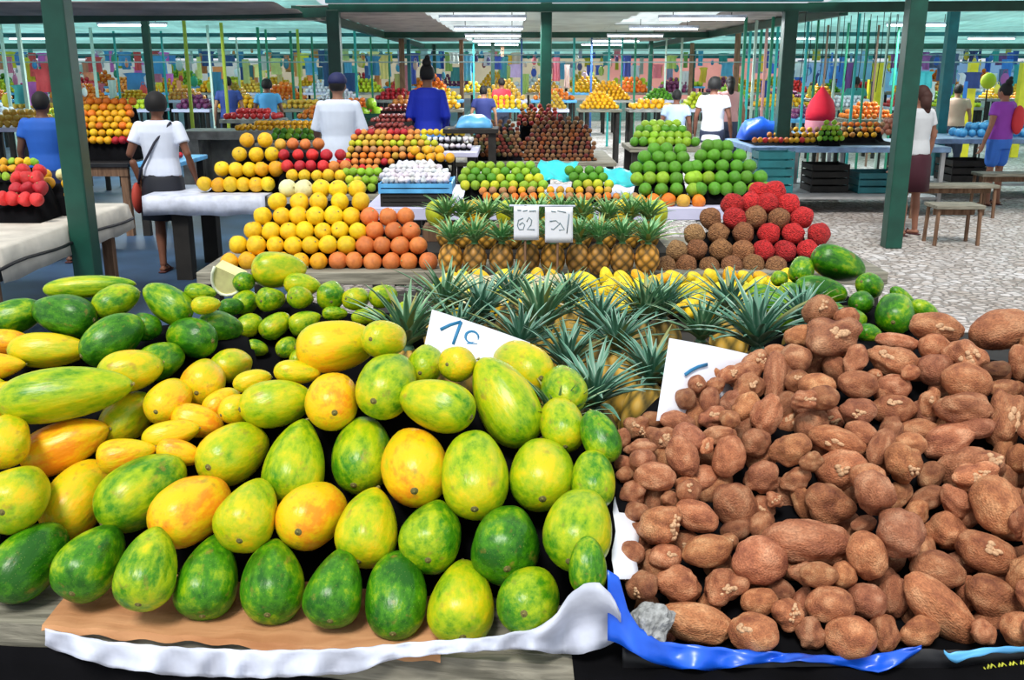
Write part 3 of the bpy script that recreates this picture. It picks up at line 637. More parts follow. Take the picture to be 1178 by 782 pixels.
inkline([[c10(225, 285), c10(320, 240), c10(425, 210)], [c10(425, 210), c10(385, 320), c10(345, 430)], [c10(525 + 62 * math.cos(k * PI / 8), 365 + 58 * math.sin(k * PI / 8)) for k in range(17)], [c10(480, 428), c10(580, 436)]], Yc, cc, .0042, M_INK)
A, B_, Cc, D = pixY(770, 389, 2.24), pixY(865, 408, 2.36), pixY(850, 480, 2.27), pixY(755, 484, 2.07)
cc = card((D, Cc, B_, A), 'white price card with a blue stroke, half buried behind the potatoes')
Yc = plY(A, B_, D, .0055)
inkline([[(788, 431), (795, 426), (803, 422), (814, 419)]], Yc, cc, .0042, M_INK)
# ================================================================== generic fruit ball meshes
def ball_mesh(name, mat, sq=(1, 1, 1), dimple=True, seg=16, rings=12, lump=.03, seed=0):
    mb = MB(); mb.ball((0, 0, 0), 1, seg, rings); vs = []
    for v in mb.v:
        p = Vector(v); q = 1 + lump * 2 * noise.noise(p * 1.6 + Vector((seed * 3, 0, 0)))
        if dimple and p.z > .8: q *= 1 - .35 * (p.z - .8)
        vs.append((p.x * q * sq[0], p.y * q * sq[1], p.z * q * sq[2]))
    mb.v = vs; return mb.mesh(name, mat)
BALL = [ball_mesh('fruit', M_FR, seed=i) for i in range(3)]
SMALL = [ball_mesh('small_fruit', M_FR, seg=10, rings=7, seed=i) for i in range(2)]
COCO = [ball_mesh('rough_fruit', M_ROUGH, (1, 1, .95), False, 18, 13, .06, i) for i in range(3)]
MANGO = [ball_mesh('mango', M_FR, (.8, .7, 1.45), False, 14, 10, .05, i) for i in range(2)]
def pepper_mesh():
    mb = MB(); mb.ball((0, 0, 0), 1, 24, 14); mb.v = [((q := 1 + .12 * math.cos(3 * math.atan2(y, x))) * x * (1 + .12 * z), q * y * (1 + .12 * z), z * 1.08 - (.18 * max(0, z) ** 3)) for x, y, z in mb.v]; return mb.mesh('bell_pepper', M_FR)
def garlic_mesh():
    mb = MB(); mb.ball((0, 0, 0), 1, 16, 12); mb.v = [((q := (1 + .07 * math.cos(6 * math.atan2(y, x))) * (1 - .35 * max(0, z))) * x, q * y, z * .85 + (.7 * max(0, z - .6))) for x, y, z in mb.v]; return mb.mesh('garlic_bulb', M_FR)
PEP = [pepper_mesh()]; GAR = [garlic_mesh()]
_m = MB(); _m.tube([(0, 0, -.02), (0, 0, .07)], [.12, .08], 8); FSTEM = _m.mesh('fruit_stem', M_STEM)
COL = dict(lemon=(.98, .80, .02), yellow=(.98, .63, .008), pale=(.9, .85, .45), gold=(.95, .48, .008), orange=(.9, .22, .01), brownorange=(.75, .22, .05), brown=(.42, .18, .07), tan=(.5, .27, .11), red=(.78, .03, .03), crimson=(.55, .015, .03), green=(.10, .34, .012), lime=(.30, .55, .02), ygreen=(.60, .66, .02),
           peach=(.8, .30, .05), dred=(.28, .04, .025), white=(.85, .85, .9), mixo=(.7, .42, .04), dark=(.06, .03, .03), rust=(.5, .14, .03), moss=(.12, .12, .03), purple=(.2, .03, .12))
def jit(c, a=.12): k = random.uniform(1 - a, 1 + a); return tuple(min(1, max(0, x * k * random.uniform(.93, 1.07))) for x in c)
CNAME = dict(lemon='bright yellow', pale='pale yellow', gold='golden', brownorange='orange-brown', dred='dark red', ygreen='yellow-green', mixo='mottled orange', crimson='dark red', tan='tan brown', dark='blackish')
def rows(kind, cat, heap, group, rws, Y0, dY, d_px, meshes, stem=False, mnd=True, base=None, spin=True, jy=.012):
    cs = []
    for r, (v, u0, u1, n, cols) in enumerate(rws):
        Y = Y0 + dY * r
        for i in range(n):
            u = u0 + (u1 - u0) * i / max(1, n - 1) + random.uniform(-.06, .06) * d_px; cn = cols if isinstance(cols, str) else cols[min(len(cols) - 1, int(i * len(cols) / n))]
            if '|' in cn: cn = random.choice(cn.split('|'))
            p = pixY(u, v + random.uniform(-.04, .04) * d_px, Y + random.uniform(-jy, jy)); R = d_px / 2 * depth(p) / F * random.uniform(.95, 1.06)
            o = obj(kind, random.choice(meshes)); o.location = p; o.scale = (R, R, R * random.uniform(.94, 1.03)); o.color = (*jit(COL[cn]), 1)
            if spin: o.rotation_euler = (random.uniform(-1.2, 1.2), random.uniform(-1.2, 1.2), random.uniform(0, 6))
            tag(o, '%s %s, %s from left in the %s, %s' % (CNAME.get(cn, cn), kind.replace('_', ' '), ordn(i), ordn(r) + ' row' if len(heap.split()) > 4 else rowtxt(r), heap), cat, group)
            if stem: s = obj('stem', FSTEM, o); s.location = (0, 0, .93)
            cs.append((p.x, p.y, p.z, R))
    if mnd:
        bz = base if base is not None else min(c[2] - c[3] for c in cs)
        rr = cs[0][3]; sg = rr * 1.6
        mb = MB(); x0 = min(c[0] for c in cs); x1 = max(c[0] for c in cs); y0 = min(c[1] for c in cs); y1 = max(c[1] for c in cs) + rr * 1.5; st = rr * .8
        nx = max(3, int((x1 - x0) / st)); ny = max(3, int((y1 - y0) / st)); pts = []
        for j in range(ny + 1):
            for i in range(nx + 1):
                x = x0 + (x1 - x0) * i / nx; y = y0 + (y1 - y0) * j / ny; sw = sh = 0
                for cx, cy, cz, r_ in cs:
                    d2 = (cx - x) ** 2 + (cy - y) ** 2
                    if d2 < 9 * sg * sg: w_ = math.exp(-d2 / sg ** 2); sw += w_; sh += w_ * (cz - r_ * 1.5)
                h = bz + max(0, (sh / sw if sw > 1e-4 else bz) - bz) * min(1, sw * 1.5)
                if i in (0, nx) or j in (0, ny): h = bz
                pts.append((x, y, max(bz, h) + .002))
        mb.grid(pts, nx + 1, ny + 1); o = mb.build('gap_shade', M_SHADE, smooth=True); tag(o, 'dark sheet added as shade between the fruit of %s' % heap, 'plastic sheet')  # sheet is added; its black plays the shade between the fruit
    return cs
def table(x0, x1, y0, y1, z, label, top=M_GREYW, leg=M_GREYW, legs=True, th=.05, apron=0, rz=0, shelf=None, lw=.04):
    cx, cy = (x0 + x1) / 2, (y0 + y1) / 2; t = empty('market_table', (cx, cy, 0), label, 'table', None, rz); hx, hy = (x1 - x0) / 2, (y1 - y0) / 2
    mb = MB(); mb.box(-hx, hx, -hy, hy, z - th, z); o = mb.build('tabletop', top, t); solidify(o, 0, bevel=.006)
    if apron: mb = MB(); mb.box(-hx + .02, hx - .02, -hy + .02, -hy + .045, z - th - apron, z - th); mb.box(-hx + .02, hx - .02, hy - .045, hy - .02, z - th - apron, z - th); mb.build('apron', leg, t)
    if legs:
        for sx in (-1, 1):
            for sy in (-1, 1): mb = MB(); X, Y = sx * (hx - .07), sy * (hy - .07); mb.box(X - lw, X + lw, Y - lw, Y + lw, 0, z - th); mb.build('leg', leg, t)
    if shelf: mb = MB(); mb.box(-hx + .05, hx - .05, -hy + .05, hy - .05, shelf - .03, shelf); mb.build('shelf', leg, t)
    return t
def drape(x0, x1, y0, y1, z, drop, mat, label, name='table_cloth', cat='cloth', amp=.02, back=True):
    mb = MB(); nx = 28; pts = []; prof = [(y0 - .012, z - drop), (y0 - .012, z - drop * .5), (y0 - .01, z), (y0 + .01, z + .004), ((y0 + y1) / 2, z + .004), (y1, z + .004)]
    for j, (y, zz) in enumerate(prof):
        for i in range(nx + 1):
            x = x0 + (x1 - x0) * i / nx; w_ = amp * noise.noise(Vector((x * 5, j * .3, x0))) * (1 if j < 2 else 0); pts.append((x, y - abs(w_), zz + (w_ if j == 0 else 0)))
    mb.grid(pts, nx + 1, len(prof)); o = mb.build(name, mat, smooth=True); solidify(o, .004); return tag(o, label, cat)
# ================================================================== mango / banana strip behind the front pineapples
table(-.62, 1.35, 4.05, 4.75, .76, 'low table of yellow mangoes behind the front pineapples', M_DARK, M_GREYW)
rows('mango', 'mango', 'the yellow strip', 'yellow mangoes behind the front pineapples', [(352, 512, 912, 22, 'lemon|yellow'), (342, 505, 915, 23, 'lemon|lemon|ygreen'), (332, 512, 905, 22, 'lemon|yellow|lemon'), (323, 515, 900, 20, 'lemon|yellow|lemon|gold')], 4.15, .13, 24, MANGO, jy=.02, base=.762)
mb = MB(); pts = []
for j in range(8):
    for i in range(16):
        u = 517 + i * 9 + 2 * math.sin(j); v = 316 + j * 5 + 1.5 * math.sin(i * 1.7 + j); pts.append(pixY(u, v, 4.47 - j * .055 + .012 * math.sin(i * 2.1)))
m, nt, bs = newmat('clear_film'); bs.inputs['Base Color'].default_value = (.9, .92, .8, 1); bs.inputs['Roughness'].default_value = .25; bs.inputs['Alpha'].default_value = .4
mb.grid(pts, 16, 8); o = mb.build('plastic_film', m, smooth=True); tag(o, 'clear crinkled plastic film over the left end of the yellow mangoes', 'plastic film')
# ================================================================== second stall: melons, coconuts, pineapples
table(-1.72, 2.05, 5.2, 6.35, .76, 'long grey wooden table of round fruit and pineapples behind the mangoes', M_GREYW, M_DARK, th=.07)
yo = lambda a, b: 'gold|yellow' 
rows('melon', 'melon', 'the front yellow pyramid', 'yellow and orange melons of the front pyramid', [
    (300.5, 263, 492, 12, ['gold', 'gold', 'gold', 'gold', 'gold', 'gold', 'brownorange', 'brownorange', 'brownorange', 'brownorange', 'brownorange', 'brownorange']),
    (282, 275, 482, 11, ['yellow'] * 7 + ['brownorange'] * 4), (265.5, 291, 472, 10, ['yellow'] * 7 + ['brownorange'] * 3), (248.5, 303, 466, 9, ['yellow'] * 6 + ['brownorange'] * 3),
    (232, 320, 414, 5, 'yellow'), (217, 330, 410, 5, ['pale', 'pale', 'yellow', 'yellow', 'yellow'])], 5.32, .062, 21.5, BALL, stem=True, base=.762)
rows('rambutan', 'fruit', 'the red-brown pyramid', 'rough red and brown fruit of the right pyramid', [
    (306, 765, 892, 6, ['tan', 'brown', 'brown', 'brown', 'brown', 'brown']), (288, 778, 928, 7, ['tan', 'brown', 'brown', 'brown', 'red', 'red', 'red']), (269, 800, 940, 6, ['tan', 'brown', 'brown', 'red', 'red', 'red']),
    (251, 818, 922, 5, ['brown', 'red', 'brown', 'brown', 'red']), (234, 842, 906, 4, ['red', 'red', 'red', 'red']), (221, 872, 892, 2, 'red')], 5.32, .075, 26, COCO, base=.762)
n_ = 0
for i, u in enumerate([518, 546, 576, 607, 636, 664, 688, 715, 743]):
    p = pixZ(u, 315, .763); pineapple((p.x, p.y, .763), .165, .066, .165, 'upright pineapple on the second table, %s from left in the front row' % ordn(i), 'pineapples on the second table', (random.uniform(-.04, .04), random.uniform(-.04, .04)), (1.15, .8, .5) if i in (0, 4, 8) else (.8, .58, .5), (1.5, 1.5, .9), 1.45)
for i, u in enumerate([512, 533, 560, 590, 620, 648, 672, 700, 728, 752]):
    p = pixZ(u, 300, .763); pineapple((p.x, 5.72, .80), .165, .064, .17, 'upright pineapple on the second table, %s from left in the rear row' % ordn(i), 'pineapples on the second table', (random.uniform(-.06, .06), random.uniform(-.06, .06)), (1.2, .9, .5) if i % 3 else (.9, .7, .5), (1.6, 1.5, .8), 1.45)
mb = MB(); mb.box(-.68, .92, 5.58, 6.2, .76, .798); o = mb.build('wooden_step', M_DARK); tag(o, 'low dark wooden step raising the rear pineapples on the second table', 'step')
for i in range(7):
    u = 500 + i * 42 + random.uniform(-5, 5); p = pixY(u, 250, 6.08); o = obj('melon', random.choice(BALL)); o.location = (p.x, 6.05, .8 + .16); o.scale = (.075, .075, .09) ; o.color = (*jit(COL['yellow' if i % 2 else 'ygreen']), 1); tag(o, '%s oval melon, %s from left behind the pineapples of the second table' % ('yellow' if i % 2 else 'yellow-green', ordn(i)), 'melon', 'melons behind the pineapples')
    # crate carrying it
mb = MB(); mb.box(-.55, .9, 5.95, 6.17, .80, .885); o = mb.build('wooden_crate', M_BROWNW); tag(o, 'brown crate under the melons behind the pineapples', 'crate')
# the two price boards
for k, (u0, u1, vt, vb) in enumerate([(591, 620, 237, 276), (627, 659, 238, 279)]):
    Yb = 4.97; a, b, c, d = pixY(u0, vb, Yb), pixY(u1, vb, Yb), pixY(u1, vt, Yb), pixY(u0, vt, Yb)
    cc = card((a, b, c, d), '%s of the two white price boards among the pineapples' % ('left' if k == 0 else 'right'), 'price board')
    Yf = lambda u, v: 4.964
    def q(x, y): return (575 + x * .0895, 220 + y * .0895)
    if k == 0: ink = [[q(300, 345), q(240, 370), q(225, 440), q(250, 490), q(300, 490), q(320, 430), q(290, 400), q(250, 430)], [q(345, 390), q(375, 335), q(410, 370), q(400, 430), q(350, 490), q(450, 490)], [q(225, 240), q(275, 245)], [q(295, 255), q(355, 245)], [q(375, 255), q(465, 250)]]
    else: ink = [[q(640, 385), q(720, 375), q(770, 420), q(690, 490), q(660, 480)], [q(770, 400), q(830, 490), q(760, 500)], [q(860, 540), q(890, 290)], [q(660, 255), q(720, 265)], [q(740, 250), q(850, 270)]]
    inkline(ink, Yf, cc, .0021, M_INKG)
    mb = MB(); e = cc.location; mb.tube([(-.005, .006, -e.z), (-.005, .006, .09)], .006, 6); mb.build('stake', M_BROWNW, cc)
mb = MB(); mb.tube([pixY(586, 236.5, 4.98), pixY(662, 237, 4.98)], .006, 6); tag(mb.build('wooden_rail', M_WHITE, smooth=True), 'thin white rail along the tops of the two price boards', 'rail')
# dark crate stack behind the melons, egg/garlic tray
def crate(x0, x1, y0, y1, z0, z1, mat, label, color=None, slats=4, cat='crate', name='crate'):
    e = empty(name, ((x0 + x1) / 2, (y0 + y1) / 2, z0), label, cat); hx, hy, h = (x1 - x0) / 2, (y1 - y0) / 2, z1 - z0
    mb = MB(); g = h / slats
    for k in range(slats):
        a, b = k * g + g * .12, (k + 1) * g - g * .12
        mb.box(-hx, hx, -hy, -hy + .012, a, b); mb.box(-hx, hx, hy - .012, hy, a, b); mb.box(-hx, -hx + .012, -hy + .012, hy - .012, a, b); mb.box(hx - .012, hx, -hy + .012, hy - .012, a, b)
    mb.box(-hx + .012, hx - .012, -hy + .012, hy - .012, 0, .015); mb.build('slatted_sides', mat, e, color=color)
    for sx in (-1, 1):
        for sy in (-1, 1): mb = MB(); mb.box(sx * hx - .015 * (sx > 0) - .001, sx * hx + .015 * (sx < 0) + .001, sy * hy - .015 * (sy > 0) - .001, sy * hy + .015 * (sy < 0) + .001, 0, h); mb.build('corner_post', mat, e, color=color)
    return e
a = pixY(436, 224, 7.0); b_ = pixY(519, 258, 7.0)
table(a.x - .1, 2.0, 6.95, 8.4, .87, 'long table behind the pineapples carrying limes, garlic and oranges', M_LAV, M_DARK, th=.09)
crate(a.x, pixY(520, 225, 7.0).x, 6.98, 7.45, .966, 1.04, M_LBLUE, 'light blue crate of white garlic behind the front melons', slats=2)
rows('garlic_bulb', 'garlic', 'the blue crate', 'garlic bulbs in the blue crate', [(207, 444, 512, 12, 'white'), (202, 440, 515, 12, 'white'), (197, 445, 512, 11, 'white'), (192, 452, 505, 9, 'white'), (188, 460, 495, 6, 'white')], 7.05, .07, 9, GAR, base=1.0)
crate(pixY(438, 230, 7).x, pixY(516, 230, 7).x, 6.99, 7.44, .872, .964, M_DARK, 'dark slatted crate under the blue garlic crate', slats=3)
# lime pyramids and the orange row
rows('lime', 'lime', 'the left lime pyramid', 'green limes of the two pyramids', [(218, 741, 797, 4, 'green|lime'), (205, 732, 794, 5, 'green|lime'), (193, 732, 792, 5, 'green'), (181, 742, 786, 4, 'green'), (172, 752, 782, 3, 'green')], 7.1, .1, 16, BALL, base=.872)
rows('lime', 'lime', 'the right lime pyramid', 'green limes of the two pyramids', [(217, 806, 882, 6, 'green|lime'), (204, 800, 874, 6, 'green|lime'), (191, 801, 862, 5, 'green'), (179, 806, 850, 4, 'green|lime'), (168, 814, 836, 3, 'green')], 7.1, .1, 16, BALL, base=.872)
rows('orange', 'orange', 'the row under the limes', 'oranges in front of the limes', [(231, 736, 803, 5, 'mixo|orange|gold')], 7.03, 0, 16.5, BALL, mnd=False)
rows('lime', 'lime', 'the rear lime heap', 'small green limes of the rear heap', [(163, 730, 800, 8, 'green|lime'), (156, 734, 790, 7, 'lime'), (149, 736, 784, 6, 'lime|green'), (143, 742, 778, 5, 'lime')], 11.5, .12, 11, BALL, base=.952)
table(1.35, 2.4, 11.3, 12.2, .95, 'low table of small limes behind the lime pyramids', M_GREYW, M_DARK)
# centre: dark rambutan heaps, green heap and cyan covers
table(-.75, 1.2, 11.3, 13.0, .79, 'table of dark red fruit heaps in the middle of the market', M_GREYW, M_DARK)
rows('lime', 'lime', 'the strip before the dark heaps', 'yellow-green limes before the dark heaps', [(213, 535, 625, 9, 'lime|ygreen'), (205, 532, 620, 9, 'lime|ygreen|green'), (198, 536, 616, 8, 'lime|green'), (191, 542, 610, 7, 'lime')], 7.3, .1, 11.5, BALL, base=.872)
rows('lime', 'lime', 'the strip beside the cyan cover', 'yellow-green limes beside the cyan cover', [(212, 664, 700, 4, 'lime|ygreen'), (204, 660, 694, 4, 'lime|green'), (196, 655, 690, 4, 'green')], 7.3, .1, 11.5, BALL, base=.872)
rows('small_mango', 'mango', 'the mixed strip', 'small mixed mangoes above the pineapples', [(226, 560, 730, 17, 'gold|orange|peach|ygreen|tan'), (219, 556, 700, 14, 'gold|peach|yellow|tan|mixo')], 7.05, .1, 9.5, BALL, base=.872)
def dome(kind, cat, label, group, u0, u1, vb, vt, Y0, Y1, d_px, cols, meshes, n, base=.792):
    r = []
    for k in range(n):
        s = k / (n - 1); v = vb + (vt - vb) * s; w_ = math.sqrt(max(.05, 1 - s ** 2.2)) ; mid = (u0 + u1) / 2; hw = (u1 - u0) / 2 * (.25 + .75 * w_); cnt = max(2, int(2 * hw / d_px)); r.append((v, mid - hw + random.uniform(-3, 3), mid + hw + random.uniform(-3, 3), cnt, cols))
    return rows(kind, cat, label, group, r, Y0, (Y1 - Y0) / n, d_px, meshes, base=base, jy=.05)
dome('rambutan', 'fruit', 'the left dark red heap', 'dark red rambutans', 540, 600, 178, 140, 11.5, 12.3, 5.6, 'dred|brown|tan|rust|moss|dred', COCO, 10)
dome('rambutan', 'fruit', 'the right dark red heap', 'dark red rambutans', 604, 684, 184, 136, 11.5, 12.5, 5.8, 'dred|brown|tan|rust|brown', COCO, 11)
dome('rambutan', 'fruit', 'the bright red heap', 'bright red rambutans', 596, 645, 142, 122, 12.9, 13.4, 5.6, 'red|crimson|peach|rust', COCO, 6)
for (u0, u1, v0, v1, Y, lb) in [(620, 664, 184, 206, 7.5, 'left'), (694, 736, 193, 212, 7.4, 'right')]:
    mb = MB(); pts = []
    for j in range(7):
        for i in range(12):
            u = u0 + (u1 - u0) * i / 11 + 2 * math.sin(j * 1.3); v = v1 + (v0 - v1) * j / 6 + 1.5 * math.sin(i * 1.1 + j) + i * .3; pts.append(pixY(u, v, Y + j * .05 + .02 * math.sin(i * 1.7)))
    mb.grid(pts, 12, 7); o = mb.build('plastic_cover', M_CYAN, smooth=True); solidify(o, .004); tag(o, '%s one of two crinkled cyan plastic covers over green fruit' % lb, 'plastic cover')
mb = MB(); pts = []
# ================================================================== third stall on the left: melons, red apples, peaches
table(-3.0, -1.75, 8.55, 9.5, .75, 'grey concrete slab table left of the centre carrying yellow melons', M_STONE, M_DARK, th=.09, lw=.07)
drape(-3.22, -2.15, 8.5, 9.35, .752, .16, M_WHITE, 'white plastic sheet draped over the left end of the melon table')
rows('melon', 'melon', 'the rear yellow pyramid', 'yellow melons of the rear pyramid', [(212, 236, 309, 6, 'yellow|gold'), (194.5, 256, 317, 5, 'yellow|gold'), (177.5, 276, 312, 3, 'yellow'), (161, 285, 304, 2, 'yellow|gold')], 8.75, .1, 17.5, BALL, stem=True, base=.752)
rows('apple', 'apple', 'the dark red rows', 'red apples right of the rear melons', [(191, 331, 398, 6, 'crimson|red|peach'), (178, 327, 392, 5, 'crimson|red|crimson'), (166, 322, 366, 4, 'mixo|brownorange')], 8.8, .14, 13.5, BALL, base=.752)
rows('melon', 'melon', 'the strip behind the front pyramid', 'pale yellow melons behind the front pyramid', [(202, 336, 392, 5, 'yellow|ygreen')], 8.6, .1, 14, BALL, base=.752)
rows('lime', 'lime', 'the heap left of the garlic', 'limes left of the garlic crate', [(216, 404, 428, 3, 'ygreen|lime'), (207, 402, 430, 4, 'lime|ygreen'), (198, 398, 434, 5, 'lime')], 8.4, .1, 10.5, BALL, base=.792)
table(-1.72, -.75, 8.3, 8.82, .79, 'small table of limes left of the garlic crate', M_GREYW, M_DARK)
rows('green_apple', 'apple', 'the green strip behind', 'green apples behind the red apples', [(157, 316, 358, 6, 'lime|green'), (151, 318, 360, 6, 'lime|green')], 12.5, .1, 8.5, SMALL, base=.95)
rows('peach', 'peach', 'the sloping peach display', 'peaches of the sloping display', [(193, 402, 432, 5, 'red|peach'), (186, 392, 450, 8, 'red|peach|crimson'), (179, 400, 500, 12, 'peach|mixo|orange'), (172, 404, 506, 13, 'mixo|peach|tan'), (165, 405, 500, 13, 'mixo|ygreen|mixo'), (158.5, 408, 488, 11, 'peach|mixo|ygreen'), (152.5, 412, 480, 10, 'crimson|peach|red')], 9.0, .11, 8.6, SMALL, base=.902)
table(-1.72, -.6, 8.85, 9.8, .9, 'table of peaches left of the dark red heaps', M_GREYW, M_DARK)
table(-3.2, -2.3, 12.3, 13.2, .93, 'table of green apples behind the rear melons', M_GREYW, M_DARK)
rows('orange', 'orange', 'the end of the peach display', 'large oranges beside the peaches', [(181, 484, 518, 4, 'orange|gold'), (173, 478, 506, 3, 'gold|orange')], 8.95, .1, 11, BALL, base=.902)
# ================================================================== stall on the far left with cream tarp
TL = empty('market_table', (-4.3, 7.0, 0), 'dark wooden table under a cream tarp at the left edge', 'table')
mb = MB(); mb.box(-1.08, 1.08, -1.0, 1.05, .68, .73); mb.build('tabletop', M_BLACK, TL)
for sx in (-1, 1):
    for sy in (-1, 1): mb = MB(); mb.box(sx * .98 - .04, sx * .98 + .04, sy * .93 - .04, sy * .93 + .04, 0, .68); mb.build('leg', M_BROWNW, TL)
mb = MB(); mb.box(-1.0, 1.0, -.9, .9, .5, .68); mb.build('apron', M_BLACK, TL)
mb = MB(); pts = []; prof = [(1.13, -.2), (1.125, -.1), (1.11, 0), (1.08, .012), (.6, .012), (0, .012), (-.6, .012), (-1.1, .012)]
for j, (dx, dz) in enumerate(prof):
    for i in range(30):
        y = 5.94 + 2.15 * i / 29; w_ = .05 * noise.noise(Vector((y * 3, j * .2, 0))) if j < 2 else .004 * noise.noise(Vector((y * 4, dx * 4, 1))); pts.append((-4.3 + dx + (w_ if j < 2 else 0), y, .735 + dz + (w_ * .8 if j == 0 else w_ if j > 3 else 0)))
mb.grid(pts, 30, len(prof)); o = mb.build('tarp', M_CREAM, smooth=True); solidify(o, .004, 1); tag(o, 'cream plastic tarp draped over the left table and hanging down its side', 'tarp')
mb = MB(); mb.tube([(-3.16, 5.9 + 2.2 * i / 12, .63 + .012 * math.sin(i)) for i in range(13)], .011, 6); tag(mb.build('rubber_cord', M_BLACK, smooth=True), 'black cord tied around the cream tarp of the left table', 'cord')
rows('bell_pepper', 'pepper', 'the left table', 'red peppers on the left table', [(229, -10, 42, 5, 'red'), (217, 18, 46, 3, 'red|crimson'), (205, 20, 42, 3, 'red'), (196, 26, 46, 2, 'red')], 7.0, .12, 16, PEP, stem=True, base=.752)
rows('melon', 'melon', 'the left table end', 'yellow melons on the left table', [(223, 52, 80, 2, ['pale', 'gold']), (211, 56, 78, 2, 'gold|yellow'), (201, 52, 72, 2, ['gold', 'pale'])], 7.35, .12, 14, BALL, base=.752)
rows('pepper', 'pepper', 'left table far end', 'mixed peppers at the far end of the left table', [(203, -15, 18, 4, 'ygreen|gold|lime'), (194, -15, 24, 5, 'gold|dark|peach'), (186, -12, 40, 7, 'yellow|gold|lime')], 7.5, .15, 9.5, PEP, base=.752)
PEOPLE = []
FILL_LAMP = 100
# ================================================================== ground, roofs, posts
m, nt, b = newmat('paving_stones'); tc = N(nt, 'ShaderNodeTexCoord')
mp = N(nt, 'ShaderNodeMapping'); mp.inputs['Scale'].default_value = (1, 1.25, 1); L(nt, tc.outputs['Object'], mp.inputs[0])
vo = N(nt, 'ShaderNodeTexVoronoi', feature='DISTANCE_TO_EDGE', Scale=11., Randomness=.75); L(nt, mp.outputs[0], vo.inputs['Vector'])
vc = N(nt, 'ShaderNodeTexVoronoi', Scale=11., Randomness=.75); L(nt, mp.outputs[0], vc.inputs['Vector'])
sp = N(nt, 'ShaderNodeSeparateColor'); L(nt, vc.outputs['Color'], sp.inputs[0])
rc = ramp(nt, [(0, (.56, .50, .46)), (.5, (.66, .62, .60)), (1, (.78, .76, .76))], sp.outputs[0])
re_ = ramp(nt, [(.02, (.5, .48, .46)), (.14, (1, 1, 1))], vo.outputs['Distance'])
no = N(nt, 'ShaderNodeTexNoise', Scale=1.1, Detail=6.); L(nt, tc.outputs['Object'], no.inputs['Vector']); rn = ramp(nt, [(.35, (.7, .66, .62)), (.65, (1, 1, 1))], no.outputs['Fac'])
mx = N(nt, 'ShaderNodeMix', data_type='RGBA', blend_type='MULTIPLY'); mx.inputs['Factor'].default_value = 1; L(nt, rc.outputs[0], mx.inputs['A']); L(nt, re_.outputs[0], mx.inputs['B'])
mx2 = N(nt, 'ShaderNodeMix', data_type='RGBA', blend_type='MULTIPLY'); mx2.inputs['Factor'].default_value = 1; L(nt, mx.outputs['Result'], mx2.inputs['A']); L(nt, rn.outputs[0], mx2.inputs['B'])
L(nt, mx2.outputs['Result'], b.inputs['Base Color']); b.inputs['Roughness'].default_value = .6
bp = N(nt, 'ShaderNodeBump', Strength=.9, Distance=.04); L(nt, re_.outputs[0], bp.inputs['Height']); L(nt, bp.outputs[0], b.inputs['Normal'])
M_PAVE = m
M_ASPH = plain('shade_blue_concrete', (.03, .065, .125), .5, .4, 1.6, .3)  # the blue of the shade is put into this base colour
mb = MB(); mb.add([(-1.9, -3, 0), (60, -3, 0), (60, 70, 0), (-1.9, 70, 0)], [(0, 1, 2, 3)]); struct(mb.build('floor', M_PAVE), 'light stone paving of the market aisle', 'floor')
mb = MB(); mb.add([(-60, -3, 0), (-1.9, -3, 0), (-1.9, 70, 0), (-60, 70, 0)], [(0, 1, 2, 3)]); struct(mb.build('floor', M_ASPH), 'dark concrete floor on the left side, blue shade put in its colour', 'floor')
def box_o(name, x0, x1, y0, y1, z0, z1, mat, parent=None, loc=None, **k):
    mb = MB(); mb.box(x0, x1, y0, y1, z0, z1); return mb.build(name, mat, parent, loc, **k)
def trans_mat(name, col, tr=.7):
    m, nt, b = newmat(name); out = nt.nodes['Material Output']
    tc = N(nt, 'ShaderNodeTexCoord'); wv = N(nt, 'ShaderNodeTexWave', Scale=1.2, Distortion=.4); L(nt, tc.outputs['Object'], wv.inputs['Vector'])
    n = N(nt, 'ShaderNodeTexNoise', Scale=.9, Detail=5.); L(nt, tc.outputs['Object'], n.inputs['Vector'])
    r = ramp(nt, [(.35, tuple(c * .72 for c in col)), (.65, col)], n.outputs['Fac'])
    t = N(nt, 'ShaderNodeBsdfTranslucent'); L(nt, r.outputs[0], t.inputs['Color']); L(nt, r.outputs[0], b.inputs['Base Color']); b.inputs['Roughness'].default_value = .4
    bp = N(nt, 'ShaderNodeBump', Strength=.6, Distance=.05); L(nt, wv.outputs['Fac'], bp.inputs['Height']); L(nt, bp.outputs[0], b.inputs['Normal']); L(nt, bp.outputs[0], t.inputs['Normal'])
    mix = N(nt, 'ShaderNodeMixShader'); mix.inputs[0].default_value = tr; L(nt, b.outputs[0], mix.inputs[1]); L(nt, t.outputs[0], mix.inputs[2]); L(nt, mix.outputs[0], out.inputs[0]); return m
M_TEAL = trans_mat('turquoise_roof_sheet', (.66, .97, .94)); M_SKY = trans_mat('clear_roof_sheet', (.95, 1, 1), .85)
M_CEIL = plain('grey_fibre_cement', (.42, .38, .36), .85, .3, 2.5, .4); M_CEILG = plain('pale_ceiling_sheet', (.5, .58, .54), .8, .2, 1.5, .3)
def sheet(name, x0, x1, y0, y1, z0, z1, mat, label, wave=.03, n=60, th=.01, cols=24):
    """corrugated sheet, z0 at y0 and z1 at y1, waves across x"""
    mb = MB(); pts = []
    for j in range(cols + 1):
        for i in range(n + 1):
            x = x0 + (x1 - x0) * i / n; y = y0 + (y1 - y0) * j / cols; s = j / cols
            pts.append((x, y, z0 + (z1 - z0) * s + wave * math.sin(y * 5.5) * .5))
    mb.grid(pts, n + 1, cols + 1); o = mb.build(name, mat, smooth=True); solidify(o, th); return struct(o, label, 'ceiling')
sheet('ceiling', -12, -2.7, 11.2, 14.8, 2.54, 2.50, M_CEIL, 'grey fibre cement roof sheet above the left aisle')
